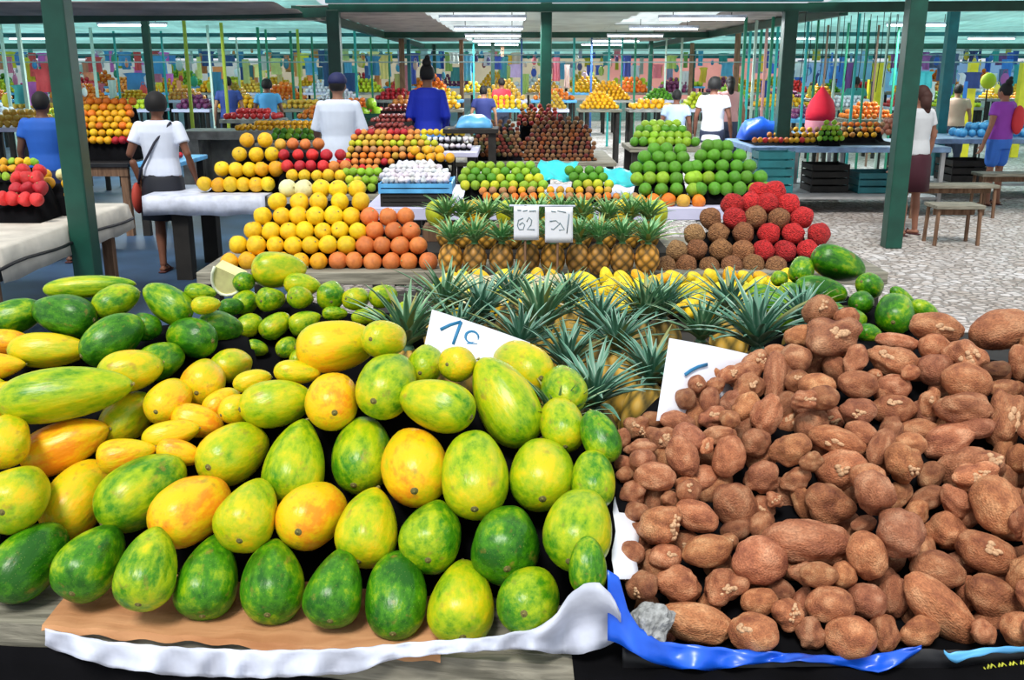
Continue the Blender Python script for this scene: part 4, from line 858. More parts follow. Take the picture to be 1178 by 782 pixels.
sheet('ceiling', -2.7, 4.1, 11.2, 13.0, 2.70, 2.74, M_CEIL, 'grey fibre cement roof sheet above the middle aisle')
sheet('ceiling', 4.1, 14, 11.2, 13.0, 2.70, 2.76, M_CEIL, 'grey fibre cement roof sheet above the right aisle')
sheet('ceiling', -24, -2.9, 15.2, 32, 2.78, 2.62, M_TEAL, 'turquoise translucent corrugated roof over the left stalls', cols=90)
sheet('ceiling', 4.4, 26, 13.6, 32, 2.72, 2.66, M_TEAL, 'turquoise translucent corrugated roof over the right stalls', cols=90)
sheet('ceiling', -30, 34, 34, 58, 2.9, 2.62, M_TEAL, 'turquoise translucent roof over the far rows', cols=60)
sheet('ceiling', -2.8, -1.3, 13.3, 31, 2.62, 2.62, M_CEIL, 'brown-grey roof strip left of the skylights', cols=60)
sheet('ceiling', -1.3, .2, 13.3, 31, 2.63, 2.63, M_SKY, 'clear skylight sheet in the middle roof', cols=60)
sheet('ceiling', .2, 1.9, 13.3, 31, 2.62, 2.62, M_CEILG, 'pale ceiling sheet in the middle roof', cols=60)
sheet('ceiling', 1.9, 3.1, 13.3, 19, 2.63, 2.63, M_SKY, 'short clear skylight sheet in the middle roof', cols=20)
sheet('ceiling', 1.9, 3.1, 19, 31, 2.62, 2.62, M_CEILG, 'pale ceiling sheet behind the short skylight', cols=40)
sheet('ceiling', 3.1, 4.4, 13.3, 31, 2.62, 2.62, M_CEIL, 'grey-brown roof strip right of the skylights', cols=60)
tn = [0]
def beam(a, b, w, h, label, mat=None):
    a, b = Vector(a), Vector(b); d = (b - a); L_ = d.length; mb = MB(); mb.box(0, L_, -w / 2, w / 2, -h / 2, h / 2)
    tn[0] += 1; o = mb.build('trim_%d' % tn[0], mat or M_PAINT, loc=a); o.rotation_euler = (0, -math.asin(d.z / L_), math.atan2(d.y, d.x)); return struct(o, label, 'beam')
beam((-12, 14.9, 2.42), (-2.35, 13.2, 2.52), .12, .12, 'green roof beam running left from the dark post')
beam((-2.35, 13.2, 2.57), (3.8, 13.2, 2.58), .14, .10, 'green roof beam over the middle aisle')
beam((3.8, 13.2, 2.58), (14, 12.2, 2.60), .14, .12, 'green roof beam running right over the paving')
beam((-2.4, 13.25, 2.66), (4, 13.25, 2.68), .1, .05, 'thin teal rail above the middle beam', M_PAINT2)
for x0, x1, z, nm in ((-24, -2.9, 2.5, 'left'), (-2.9, 4.4, 2.5, 'middle'), (4.4, 26, 2.5, 'right')): beam((x0, 32.2, z), (x1, 32.2, z), .14, .16, 'far green roof beam, %s bay' % nm, M_PAINT)
beam((-2.8, 13.3, 2.55), (-2.8, 32, 2.5), .12, .12, 'long green beam along the left side of the middle roof'); beam((4.3, 13.3, 2.55), (4.3, 32, 2.5), .12, .12, 'long green beam along the right side of the middle roof')
beam((-2.8, 22, 2.52), (4.3, 22, 2.52), .1, .12, 'green cross beam halfway back in the middle roof'); beam((-24, 22, 2.5), (-2.9, 22, 2.52), .08, .08, 'teal cross beam in the left roof', M_PAINT2); beam((4.4, 21, 2.5), (26, 21, 2.52), .08, .08, 'teal cross beam in the right roof', M_PAINT2)
beam((-30, 46, 2.35), (34, 46, 2.35), .12, .2, 'teal beam of the far rows', M_PAINT2); beam((-30, 34, 2.75), (34, 34, 2.75), .1, .1, 'teal eave of the far roof', M_PAINT2)
def post(u, v, Y, w, label, ztop=2.6, mat=M_PAINT, color=None, name='roof_post', base=True, d=None):
    p = pixY(u, v, Y); e = empty(name, (p.x, Y, 0), label, 'post'); d = d or w
    o = box_o('shaft', -w / 2, w / 2, -d / 2, d / 2, 0, ztop, mat, e, color=color); solidify(o, 0, bevel=w * .08)
    if base: o = box_o('base_plate', -w * .8, w * .8, -d * .8, d * .8, 0, .012, mat, e, color=color)
    return e
post(93, 240, 7.0, .155, 'thick dark green roof post beside the cream tarp table', 3.0)
post(1040, 140, 10.2, .175, 'thick green roof post standing on the paving at the right', 2.9, base=False)
post(385, 50, 13.2, .165, 'dark green double post behind the man in the white shirt', 2.55, M_PAINT)
o = post(906, 60, 13.2, .175, 'dark green roof post left of the red bundle', 2.55)
post(628, 70, 14.2, .155, 'green roof post rising behind the dark red fruit heaps', 2.9)
post(170, 60, 16.5, .11, 'thin green post behind the orange heap on the left', 2.7); post(1092, 60, 15.5, .15, 'teal post behind the seated woman', 2.7, M_PAINT2)
post(463, 90, 24, .12, 'brown post left of the woman in blue', 2.5, M_BROWNW); post(471, 90, 25, .09, 'slim teal post just left of the woman in blue', 2.5, M_PAINT2)
for i, (u, Y) in enumerate([(531, 25), (567, 27), (578, 30), (748, 26), (795, 28), (797, 30), (847, 20), (500, 30)]): post(u, 80, Y, .1, 'dark slim post in the middle distance, %s from the left' % ordn(sorted([531, 567, 578, 748, 795, 797, 847, 500]).index(u)), 2.5, M_PAINT if i % 2 else M_BROWNW)
thin = [(110, .05, 'pale', 20), (217, .05, 'yg', 17), (243, .04, 'pale', 19), (259, .05, 'yg', 18), (300, .05, 'green', 20), (309, .04, 'green', 21), (337, .05, 'green', 22), (345, .05, 'yg', 21), (361, .04, 'green', 23), (410, .05, 'teal', 21), (428, .04, 'green', 24), (448, .04, 'green', 25),
        (28, .06, 'pale', 17), (8, .05, 'pale', 18), (136, .04, 'teal', 22), (190, .04, 'teal', 22), (275, .04, 'pale', 24), (545, .04, 'teal', 26), (600, .05, 'blue', 28), (660, .05, 'teal', 24), (680, .05, 'blue', 26), (700, .05, 'teal', 24), (715, .04, 'teal', 25), (730, .05, 'green', 24), (765, .04, 'pale', 26), (783, .05, 'pale', 24)]
thin += [(854 + i * 6.2, .045, ('green', 'teal', 'pale', 'green', 'pink')[i % 5], 16 + (i * 3) % 5) for i in range(8)] + [(925 + i * 11.5, .035, ('teal', 'green', 'brown', 'pale', 'green')[i % 5], 15 + (i * 2) % 5) for i in range(10)]
TC = dict(pale=(.55, .72, .62), yg=(.45, .55, .05), green=(.03, .3, .17), teal=(.03, .42, .40), blue=(.04, .12, .35), pink=(.6, .3, .28), brown=(.2, .12, .08))
thin.sort()
for i, (u, w_, c, Y) in enumerate(thin): post(u, 90, Y, w_, 'thin %s awning pole in the background, %s from the left' % ({'yg': 'yellow-green'}.get(c, c), ordn(i)), 2.6, M_OCP, TC[c], name='awning_pole', base=False)['group'] = 'thin awning poles'
for i, (u, Y) in enumerate([(1012, 22), (1118, 20), (1177, 21), (1003, 25)]): post(u, 90, Y, .16, 'yellow painted pillar on the right, %s from the left' % ordn([1003, 1012, 1118, 1177].index(u)), 1.95, M_OCP, (.85, .72, .03), name='yellow_pillar', base=False)
# hanging strings and nets, right of the middle roof
for i in range(16):
    u = 925 + i * 7.5; Y = 14.4 + (i % 4) * .4; p = pixY(u, 40, Y); mb = MB(); z0 = 1.45 + .35 * random.random()
    mb.tube([(0, 0, 2.6 - 0), (.01, 0, 2.1), (-.012, .01, z0)], .006, 5); o = mb.build('hanging_rope', M_DARK, loc=(p.x, Y, 0)); tag(o, 'dark rope hanging from the right roof, %s from the left' % ordn(i), 'rope', 'ropes hanging from the right roof')

# ================================================================== far walls
def wallp(u0, u1, Y, z0, z1, col, label, nm, rough=.9):
    a, b = pixY(u0, 90, Y), pixY(u1, 90, Y); o = box_o(nm, a.x, b.x, Y, Y + .2, z0, z1, plain(nm + '_plaster', col, rough, .15, .8), None); return struct(o, label, 'wall')
wallp(700, 900, 62, 0, 3.6, (.62, .27, .24), 'pink-red building wall far behind the middle aisle', 'wall_far')
wallp(300, 700, 63, 0, 2.9, (.45, .40, .28), 'tan wall far behind the stalls', 'wall_back')
wallp(-600, 300, 64, 0, 2.3, (.35, .42, .4), 'grey-green wall far behind the left stalls', 'wall_left')
wallp(900, 1900, 64, 0, 2.2, (.12, .25, .42), 'blue-grey wall far behind the right stalls', 'wall_right')
# ================================================================== far goods: hanging clothes
def shirt_mesh(seed):
    rnd = random.Random(seed); mb = MB(); nx, ny = 13, 9; pts = []
    for j in range(ny):
        t = j / (ny - 1); hw = .27 + .05 * t if t > .22 else .42 - .5 * t
        for i in range(nx):
            s = -1 + 2 * i / (nx - 1); pts.append((s * hw, .03 * math.sin(s * 6 + seed) * (.4 + t) + .02 * math.sin(t * 7 + seed), -t * .72 - (.06 * abs(s) if j == 0 else 0) - (.03 * (1 - abs(s)) ** 3 if j == 0 else 0)))
    mb.grid(pts, nx, ny); me = mb.mesh('hanging_shirt', M_OC); return me
def towel_mesh(seed):
    mb = MB(); pts = []
    for j in range(9):
        for i in range(10): s = i / 9 - .5; t = j / 8; pts.append((s * .42 * (1 - .1 * math.sin(t * 3)), .04 * math.sin(s * 14 + seed) * (.3 + t), -t * 1.0))
    mb.grid(pts, 10, 9); return mb.mesh('hanging_cloth', M_OC)
def bag_mesh(seed):
    mb = MB(); mb.ball((0, 0, -.3), (.14, .07, .2), 12, 8); mb.tube([(-.08, 0, -.15), (-.05, 0, -.02), (0, 0, 0), (.05, 0, -.02), (.08, 0, -.15)], .012, 5); return mb.mesh('hanging_bag', M_OC)
SH = [shirt_mesh(i) for i in range(3)]; TW = [towel_mesh(i) for i in range(2)]; BG = [bag_mesh(0)]
PAL = {'l': [(.8, .25, .4), (.75, .2, .65), (.9, .35, .2), (.85, .7, .05), (.1, .5, .5), (.1, .35, .7), (.7, .75, .75), (.05, .35, .2), (.8, .1, .1)],
       'lm': [(.1, .35, .6), (.8, .7, .05), (.05, .12, .3), (.75, .8, .8), (.1, .5, .45), (.8, .3, .1), (.06, .2, .25), (.85, .8, .3)],
       'm': [(.05, .1, .45), (.1, .4, .65), (.7, .2, .25), (.7, .55, .5), (.06, .3, .3), (.8, .5, .05), (.6, .65, .7), (.3, .45, .12), (.1, .1, .25), (.5, .4, .6)],
       'r': [(.04, .12, .55), (.06, .25, .75), (.03, .05, .2), (.25, .5, .8), (.75, .8, .85), (.05, .4, .45), (.3, .1, .35), (.1, .15, .3), (.75, .6, .08)]}
CW = lambda c: min([('red', (.8, .1, .1)), ('pink', (.8, .25, .45)), ('orange', (.9, .4, .1)), ('yellow', (.85, .7, .05)), ('green', (.05, .35, .2)), ('teal', (.08, .45, .45)), ('blue', (.06, .25, .7)), ('navy', (.04, .06, .25)), ('white', (.75, .78, .8)), ('purple', (.4, .15, .5)), ('tan', (.65, .55, .5))], key=lambda q: sum((a - b) ** 2 for a, b in zip(q[1], c)))[0]
hang = []
for (Y, z, step) in ((19.5, 1.93, .34), (24, 2.12, .3), (29, 2.3, .3), (35, 2.45, .3), (42, 2.6, .4)):
    X = -Y * .56
    while X < Y * .56:
        u = W / 2 + X / Y * F
        X += step * random.uniform(.55, 1.2)
        if Y < 21 and (95 < u < 1178) and not (980 < u): continue
        if Y < 26 and 480 < u < 850: continue
        if 700 < u < 850 and Y < 40: 
            if random.random() < .7: continue
        if random.random() < .03: continue
        hang.append((X, Y + random.uniform(-.3, .3), z + random.choice((0, -.1, -.35, -.55)) + random.uniform(-.08, .04), u))
cnt = {}
for (X, Y, z, u) in hang:
    k = 'l' if u < 230 else 'lm' if u < 450 else 'm' if u < 860 else 'r'; c = random.choice(PAL[k]); ty = random.choice((0, 0, 1, 2, 2, 1)); me = random.choice((SH, TW, BG)[ty])
    nm = ('hanging_shirt', 'hanging_cloth', 'hanging_bag')[ty]; o = obj(nm, me); o.location = (X, Y, z); o.rotation_euler = (0, 0, random.uniform(-.9, .9)); o.color = (*jit(c), 1); o.scale = (random.uniform(.42, .72),) * 3
    reg = {'l': 'far left rows', 'lm': 'rows left of the middle', 'm': 'middle rows', 'r': 'far right rows'}[k]; dist = 'nearest' if Y < 21 else 'second' if Y < 26 else 'third' if Y < 31 else 'fourth' if Y < 38 else 'last'
    key = (CW(c), nm, reg, dist); lab = '%s %s on the %s rail of the %s' % (CW(c), nm.replace('_', ' '), dist, reg); tag(o, lab, {'hanging_shirt': 'shirt', 'hanging_cloth': 'cloth', 'hanging_bag': 'bag'}[nm], lab + 's')
for (Y, z) in ((19.5, 1.93), (24, 2.12), (29, 2.3), (35, 2.45), (42, 2.6)):
    mb = MB(); mb.tube([(-Y * .57, Y, z + .01), (0, Y, z + .012), (Y * .57, Y, z + .01)], .012, 5); tag(mb.build('clothes_rail', M_OCP, color=(.3, .4, .4)), 'thin metal clothes rail, %s back across the stalls' % {19.5: 'nearest', 24: 'second', 29: 'third', 35: 'fourth', 42: 'farthest'}[Y], 'rail')
# ================================================================== far stalls with heaps
def stuffheap(x, y, z, wx, h, col, r, label, kind, dep=.5):
    """heap of far small produce nobody could count from here: one object"""
    mb = MB(); rnd = random.Random(int(x * 100 + y * 10)); nl = max(2, int(h / (r * 1.5)))
    for k in range(nl):
        s = k / nl; hw = wx / 2 * (1 - .75 * s); hd = dep / 2 * (1 - .75 * s); nx = max(1, int(2 * hw / (2.05 * r))); ny = max(1, int(2 * hd / (2.05 * r)))
        for i in range(nx):
            for j in range(ny):
                if 0 < j < ny - 1 and 0 < i < nx - 1 and k < nl - 1: continue
                mb.ball((-hw + (i + .5) * 2 * hw / nx + rnd.uniform(-.2, .2) * r, -hd + (j + .5) * 2 * hd / ny, r + k * r * 1.5), r * rnd.uniform(.9, 1.08), 7, 5)
    o = mb.build(kind, M_FR, smooth=True, loc=(x, y, z), color=col); tag(o, label, 'produce', None, 'stuff'); return o
AVOID = [(pixY(u, 90, Y).x, Y) for u, Y in [(779, 15.3), (822, 14.9), (840, 17.2), (262, 19.0), (307, 18.2), (1103, 17.2), (577, 22.6), (556, 18.6), (70, 21.9), (985, 22.9), (1012, 22), (1118, 20), (1177, 21), (1003, 25), (170, 16.5)]]
def far_row(y, z, x0, x1, labelrow, cols, hh=.32, r=.05, skip=lambda x: False, wr=(.7, 1.3), legmat=M_DARK):
    x = x0; i = 0
    while x < x1:
        w_ = random.uniform(*wr)
        if x + w_ > x1: break
        if not skip(x + w_ / 2) and not any(abs(px_ - x - w_ / 2) < w_ / 2 + .3 and abs(py_ - y) < .62 for px_, py_ in AVOID):
            c = random.choice(cols); nm = CNAME.get(c, c)
            table(x, x + w_ - .05, y - .35, y + .35, z, 'small stall table, %s from the left in the %s' % (ordn(i), labelrow), random.choice((M_GREYW, M_LAV, M_STONE, M_LBLUE)), legmat, th=.06, lw=.03)
            stuffheap(x + w_ / 2 - .025, y, z, w_ - .15, hh * random.uniform(.6, 1.1), jit(COL[c]), r * random.uniform(.8, 1.15), '%s produce heap, %s from the left in the %s' % (nm, ordn(i), labelrow), 'fruit_heap', .6); i += 1
        x += w_ + random.uniform(0, .25)
ALLC = ['gold', 'orange', 'yellow', 'red', 'lime', 'green', 'peach', 'ygreen', 'tan', 'mixo', 'gold', 'orange', 'crimson', 'purple', 'white']
far_row(14.3, .92, -1.9, -.5, 'row behind the man in white', ['gold', 'orange', 'tan', 'crimson'], .25)
far_row(15.5, .95, -8.2, -5.1, 'row of the left aisle', ['gold', 'orange', 'yellow', 'mixo'], .3)
far_row(17, 1.0, -9.5, 1.5, 'first far row', ALLC, .3, skip=lambda x: -1.2 < x < 1)
far_row(20, 1.05, -11, 4.2, 'second far row', ALLC, .35)
far_row(24, 1.1, -13, 5, 'third far row', ALLC, .4)
far_row(29, 1.15, -15, 16, 'fourth far row', ALLC, .5, .06)
far_row(36, 1.2, -19, 20, 'fifth far row', ALLC, .6, .08, wr=(1, 2))
far_row(15.2, .92, 2.4, 3.9, 'row right of the limes', ['gold', 'orange', 'white', 'peach'], .25)
far_row(17.5, .98, 4.8, 10, 'right far row', ['purple', 'dark', 'crimson', 'orange', 'gold', 'tan'], .3)
far_row(21, 1.05, 5, 12, 'second right far row', ALLC, .35)
far_row(25, 1.1, 5, 14, 'third right far row', ALLC, .4)
# big orange heap on the left, individually stacked, at the aisle
table(-5.6, -4.25, 10.9, 12.1, .82, 'dark table of oranges behind the thick green post', M_BLACK, M_BROWNW, apron=.1)
rows('orange', 'orange', 'the left orange heap', 'oranges of the left heap', [(161, 98, 150, 7, 'gold|gold|crimson'), (153, 98, 146, 6, 'gold|yellow'), (145, 97, 150, 7, 'gold|orange'), (138, 98, 146, 6, 'gold'), (131, 97, 150, 7, 'orange|gold'), (124, 100, 148, 6, 'gold|orange'), (117, 104, 152, 6, 'orange|mixo')], 11.2, .14, 9.5, BALL, base=.822)
stuffheap(-3.98, 11.3, .82, .3, .2, COL['crimson'], .035, 'small dark red fruit heap beside the orange heap', 'fruit_heap', .5)
table(-4.2, -3.7, 10.9, 12.0, .82, 'narrow table of dark red fruit beside the oranges', M_LBLUE, M_DARK)
# grey concrete stall blocks behind (left of the man)
box = empty('market_table', (-3.0, 14.9, 0), 'long grey concrete counter left of the man in white', 'table'); box_o('slab', -1.9, 1.0, -.4, .4, .82, .94, M_STONE, box); box_o('side_wall', -1.85, -1.6, -.38, .38, 0, .82, M_STONE, box); box_o('side_wall', .7, .95, -.38, .38, 0, .82, M_STONE, box); box_o('back_wall', -1.6, .7, .2, .3, 0, .82, M_STONE, box)
stuffheap(-3.4, 14.9, .94, 1.4, .12, COL['gold'], .04, 'low row of golden fruit on the grey concrete counter', 'fruit_heap'); stuffheap(-2.4, 14.9, .94, .6, .13, COL['tan'], .04, 'low row of tan fruit on the grey concrete counter', 'fruit_heap')
# dark red crates behind the man
for i, (u0, u1, v0, v1, Y) in enumerate([(418, 474, 150, 161, 11.2), (424, 474, 139, 149, 11.9), (438, 474, 127, 138, 12.6)]):
    a, b_ = pixY(u0, v1, Y), pixY(u1, v0, Y); crate(a.x, b_.x, Y, Y + .5, .842, b_.z, M_DARK, '%s dark crate of red plums behind the man in white' % ('lowest', 'middle', 'highest')[i], slats=3 + i * 2)
    stuffheap((a.x + b_.x) / 2, Y + .25, b_.z - .03, (b_.x - a.x) * .95, .12, (.3, .05, .04), .03, 'red plums in the %s dark crate' % ('lowest', 'middle', 'highest')[i], 'plum_heap', .45)
table(-1.85, -1.25, 11.1, 13.2, .84, 'dark table carrying the plum crates', M_DARK, M_DARK)
p = pixY(429, 150, 14.9); crate(p.x - .22, p.x + .2, 14.6, 15.0, .95, 1.2, M_PAINT, 'green crate of pale green cabbages right of the man in white', slats=3); stuffheap(p.x, 14.8, 1.1, .38, .2, COL['lime'], .09, 'pale green cabbages in the green crate', 'cabbage_heap', .35)
# blue tarps and covers in the middle
def cover(name, u0, u1, vb, vt, Y, mat, label, cat='tarp', dep=.5):
    a, b_ = pixY(u0, vb, Y), pixY(u1, vb, Y); t_ = pixY(u0, vt, Y); mb = MB(); pts = []; hz = t_.z - a.z
    for j in range(9):
        for i in range(17):
            s, q = i / 16, j / 8; e = max(0, math.sin(PI * s)) ** .28 * max(0, math.sin(PI * q)) ** .35; pts.append((a.x + (b_.x - a.x) * s, Y + dep * q, a.z + hz * e * (.85 + .3 * noise.noise(Vector((s * 4, q * 3, u0))))))
    mb.grid(pts, 17, 9); o = mb.build(name, mat, smooth=True); solidify(o, .005); return tag(o, label, cat)
cover('blue_tarp', 524, 566, 147, 131, 10.9, M_LBLUE, 'light blue tarp over a heap right of the woman in blue'); cover('blue_tarp', 855, 912, 161, 133, 13.5, M_BLUE, 'blue tarp folded on the stall left of the red bundle')
table(-.75, -.15, 10.75, 11.28, pixY(545, 147, 10.9).z - .003, 'small table under the light blue tarp', M_DARK, M_DARK)
# foil packed trays right of the peaches, small pale bags
rows('garlic_bulb', 'garlic', 'the pale trays', 'pale garlic trays behind the peaches', [(176, 500, 536, 6, 'white'), (168, 494, 540, 8, 'white'), (160, 494, 542, 8, 'white')], 10.3, .15, 6.5, GAR, base=1.0)
rows('lemon', 'lemon', 'the row behind the peaches', 'lemons behind the peaches', [(152, 480, 532, 8, 'yellow')], 10.8, .1, 8, SMALL, base=1.0)
table(-1.0, -.35, 10.1, 11.05, 1.0, 'table of pale trays behind the peaches', M_LAV, M_DARK)
# ================================================================== right side stalls
def metal_table(x0, x1, y0, y1, z, label): return table(x0, x1, y0, y1, z, label, plain('blue_grey_top', (.16, .26, .42), .5, .35, 9), plain('galvanised_metal', (.42, .42, .42), .45, .2, 6, metal=.3), th=.07, shelf=.22, lw=.025)
metal_table(3.05, 5.6, 12.6, 14.2, .86, 'grey metal-legged stall table left of the thick right post')
metal_table(5.9, 8.2, 14.1, 15.3, .86, 'grey metal-legged stall table right of the thick right post')
metal_table(8.4, 10.5, 14.0, 15.3, .86, 'grey metal-legged stall table at the right edge')
rows('orange', 'orange', 'the right stall', 'oranges on the right metal stall', [(161, 868, 935, 12, 'orange|gold|red'), (155, 885, 1005, 16, 'gold|orange|peach'), (149, 900, 1010, 15, 'gold|orange|tan'), (143, 965, 1015, 8, 'tan|orange')], 12.9, .3, 6.6, SMALL, base=.862)
rows('lime', 'lime', 'the small green pyramid', 'small green pyramid on the right stall', [(159, 943, 968, 5, 'lime|green'), (153, 945, 966, 4, 'lime|green'), (147, 948, 963, 4, 'lime'), (141, 951, 960, 2, 'lime|green')], 12.75, .03, 6.4, SMALL, base=.862)
stuffheap(5.9, 15.0, .86, .9, .35, (.35, .12, .07), .05, 'dark brown produce heap behind the right metal stall', 'fruit_heap'); stuffheap(7.0, 14.6, .86, 1.0, .14, (.05, .3, .6), .06, 'blue packed goods on the stall right of the post', 'packed_goods')
stuffheap(8.0, 14.45, .86, .5, .12, COL['crimson'], .04, 'small dark red fruit heap near the woman in purple', 'fruit_heap'); stuffheap(7.5, 15.0, .86, 1.2, .2, (.1, .35, .6), .06, 'blue and white packed goods behind the bench', 'packed_goods'); stuffheap(9.4, 14.5, .86, 1.4, .2, (.12, .3, .55), .06, 'blue packed goods at the right edge', 'packed_goods')
for i in range(14): pass
# teal crate standing on end + boxes below the table
crate(3.05, 3.5, 12.2, 12.55, .32, .84, M_PAINT2, 'teal plastic crate standing at the end of the right stall', slats=5)
tt = empty('crate_stand', (3.275, 12.38, 0), 'low stand under the teal crate', 'stand'); box_o('top', -.225, .225, -.17, .17, .26, .318, M_DARK, tt)
for sx in (-1, 1):
    for sy in (-1, 1): box_o('leg', sx * .2 - .02, sx * .2 + .02, sy * .13 - .02, sy * .13 + .02, 0, .26, M_DARK, tt)
crate(4.6, 5.2, 13.0, 13.6, .222, .5, M_PAINT2, 'teal crate stored on the lower shelf of the right metal stall', slats=3)
crate(4.0, 4.5, 13.1, 13.6, .222, .6, M_DARK, 'dark crate stored on the lower shelf of the right metal stall', slats=4)
crate(6.4, 7.0, 14.3, 14.9, .222, .55, M_DARK, 'dark crate on the lower shelf right of the post', slats=3)
# stool, benches
def stool(x, y, w_, d_, h, label, rz=0, name='wooden_stool', cat='stool'):
    e = empty(name, (x, y, 0), label, cat, None, rz); o = box_o('seat', -w_ / 2, w_ / 2, -d_ / 2, d_ / 2, h - .04, h, M_GREYW, e); solidify(o, 0, bevel=.006)
    for sx in (-1, 1):
        for sy in (-1, 1): mb = MB(); mb.tube([(sx * (w_ / 2 - .04), sy * (d_ / 2 - .04), h - .04), (sx * (w_ / 2 - .03), sy * (d_ / 2 - .03), 0)], .022, 4); mb.build('leg', M_BROWNW, e)
    mb = MB(); mb.box(-w_ / 2 + .04, w_ / 2 - .04, -.012, .012, h - .12, h - .05); mb.build('stretcher', M_BROWNW, e)
    return e
stool(4.75, 10.45, .52, .34, .43, 'small wooden stool on the paving right of the thick green post'); stool(5.55, 12.4, 1.1, .34, .42, 'grey wooden bench behind the small stool', name='wooden_bench', cat='bench'); stool(6.6, 13.0, .9, .34, .5, 'grey wooden bench beside the woman in blue shorts', name='wooden_bench', cat='bench'); stool(7.9, 12.6, .8, .4, .45, 'low wooden bench at the right edge', name='wooden_bench', cat='bench')
# red bundle, white cone basket
def lathe(name, prof, mat, parent=None, loc=None, color=None, seg=24, smooth=True):
    mb = MB(); vs = []; fs = []
    for r, z in prof:
        for k in range(seg): a = 2 * PI * k / seg; q = 1 + .05 * math.sin(a * 5 + z * 6); vs.append((r * q * math.cos(a), r * q * math.sin(a), z))
    for i in range(len(prof) - 1):
        for k in range(seg): fs.append((i * seg + k, i * seg + (k + 1) % seg, (i + 1) * seg + (k + 1) % seg, (i + 1) * seg + k))
    fs.append(tuple(range(seg - 1, -1, -1))); mb.add(vs, fs); return mb.build(name, mat, parent, loc, smooth, color)
p = pixY(943, 140, 14.4); e = empty('cloth_bundle', (p.x, 14.4, .926), 'tall red cloth bundle with a pink lower half on the right stall', 'bundle')
lathe('lower_half', [(.0, 0), (.17, 0), (.2, .1), (.2, .18)], M_OC, e, color=(.8, .3, .35)); lathe('red_cover', [(.2, .18), (.205, .3), (.16, .45), (.08, .56), (.02, .64), (.0, .65)], M_OC, e, color=(.75, .01, .04))
metal_table(p.x - .4, p.x + .4, 14.22, 14.95, .925, 'small stall table under the red bundle')
p = pixY(1137, 93, 16.5); e = empty('round_balloon', (p.x, 16.5, 0), 'yellow-green round balloon on a stick above the right stalls', 'balloon'); mb = MB(); mb.ball((0, 0, p.z), (.12, .12, .13), 14, 10); mb.build('ball', M_OC, e, smooth=True, color=(.5, .6, .02)); mb = MB(); mb.tube([(0, 0, 0), (0, 0, p.z - .12)], .012, 5); mb.build('stick', M_DARK, e)
# umbrella-like dark bag & blue cover below the left counter

M_TUBE = bpy.data.materials.new('fill_lamp_tube'); M_TUBE.use_nodes = True; _b = M_TUBE.node_tree.nodes['Principled BSDF']; _b.inputs['Emission Color'].default_value = (.9, .97, 1, 1); _b.inputs['Emission Strength'].default_value = 6
li = 0
for Y in (14, 17.5, 21.5, 25.5, 29.5):  # tube lamps added under the roofs to brighten the background
    for X in (-12, -6.5, -.4, 2.6, 7, 12):
        if not -3 < X < 4 and Y in (14, 21.5, 29.5): continue
        zc = 2.46 if -2.9 < X < 4.4 else 2.52
        e = empty('fill_lamp', (X, Y, zc), 'added white fill lamp under the roof, %s from the left in the %s cross row' % (ordn([-12, -6.5, -.4, 2.6, 7, 12].index(X)), ordn([14, 17.5, 21.5, 25.5, 29.5].index(Y))), 'lamp', 'added fill lamps under the roof')
        mb = MB(); mb.box(-.6, .6, -.03, .03, .03, .07); mb.build('housing', M_WHITE, e)
        mb = MB(); mb.tube([(-.58, 0, .015), (.58, 0, .015)], .014, 8); mb.build('tube', M_TUBE, e, smooth=True)
        mb = MB(); mb.tube([(-.4, 0, .07), (-.4, 0, .2)], .006, 5); mb.tube([(.4, 0, .07), (.4, 0, .2)], .006, 5); mb.build('hanger', M_DARK, e)
        ld = bpy.data.lights.new('fill_lamp_light', 'AREA'); ld.shape = 'RECTANGLE'; ld.size = 1.2; ld.size_y = .3; ld.energy = FILL_LAMP; ld.color = (.93, .98, 1); lo = bpy.data.objects.new('fill_lamp_light', ld); C.objects.link(lo); lo.location = (X, Y, zc - .02)
# ================================================================== people
def voxel(mb, name, mat, vox, parent, color, smooth_it=4):
    me = mb.mesh(name + '_raw', None); o = bpy.data.objects.new('tmp', me); C.objects.link(o)
    m = o.modifiers.new('r', 'REMESH'); m.mode = 'VOXEL'; m.voxel_size = vox; m.use_smooth_shade = True
    m = o.modifiers.new('s', 'SMOOTH'); m.iterations = smooth_it; m.factor = .5
    dg = bpy.context.evaluated_depsgraph_get(); me2 = bpy.data.meshes.new_from_object(o.evaluated_get(dg)); bpy.data.objects.remove(o); bpy.data.meshes.remove(me)
    me2.name = name; me2.materials.clear(); me2.materials.append(mat); me2.polygons.foreach_set('use_smooth', [True] * len(me2.polygons))
    return obj(name, me2, parent, None, color)
def limb(mb, pts, rad, seg=12):
    mb.tube(pts, rad, seg)
    for p, r in ((pts[0], rad[0]), (pts[-1], rad[-1])): mb.ball(p, r, seg, 8)
    for p, r in zip(pts[1:-1], rad[1:-1]): mb.ball(p, r * .99, seg, 8)
def torso(mb, secs, seg=20):      # secs: z, cx, cy, rx, ry
    vs = []; fs = []
    for z, cx, cy, rx, ry in secs:
        for k in range(seg): a = 2 * PI * k / seg; vs.append((cx + rx * math.cos(a), cy + ry * math.sin(a), z))
    for i in range(len(secs) - 1):
        for k in range(seg): fs.append((i * seg + k, i * seg + (k + 1) % seg, (i + 1) * seg + (k + 1) % seg, (i + 1) * seg + k))
    fs.append(tuple(range(seg - 1, -1, -1))); fs.append(tuple(range((len(secs) - 1) * seg, len(secs) * seg))); mb.add(vs, fs)
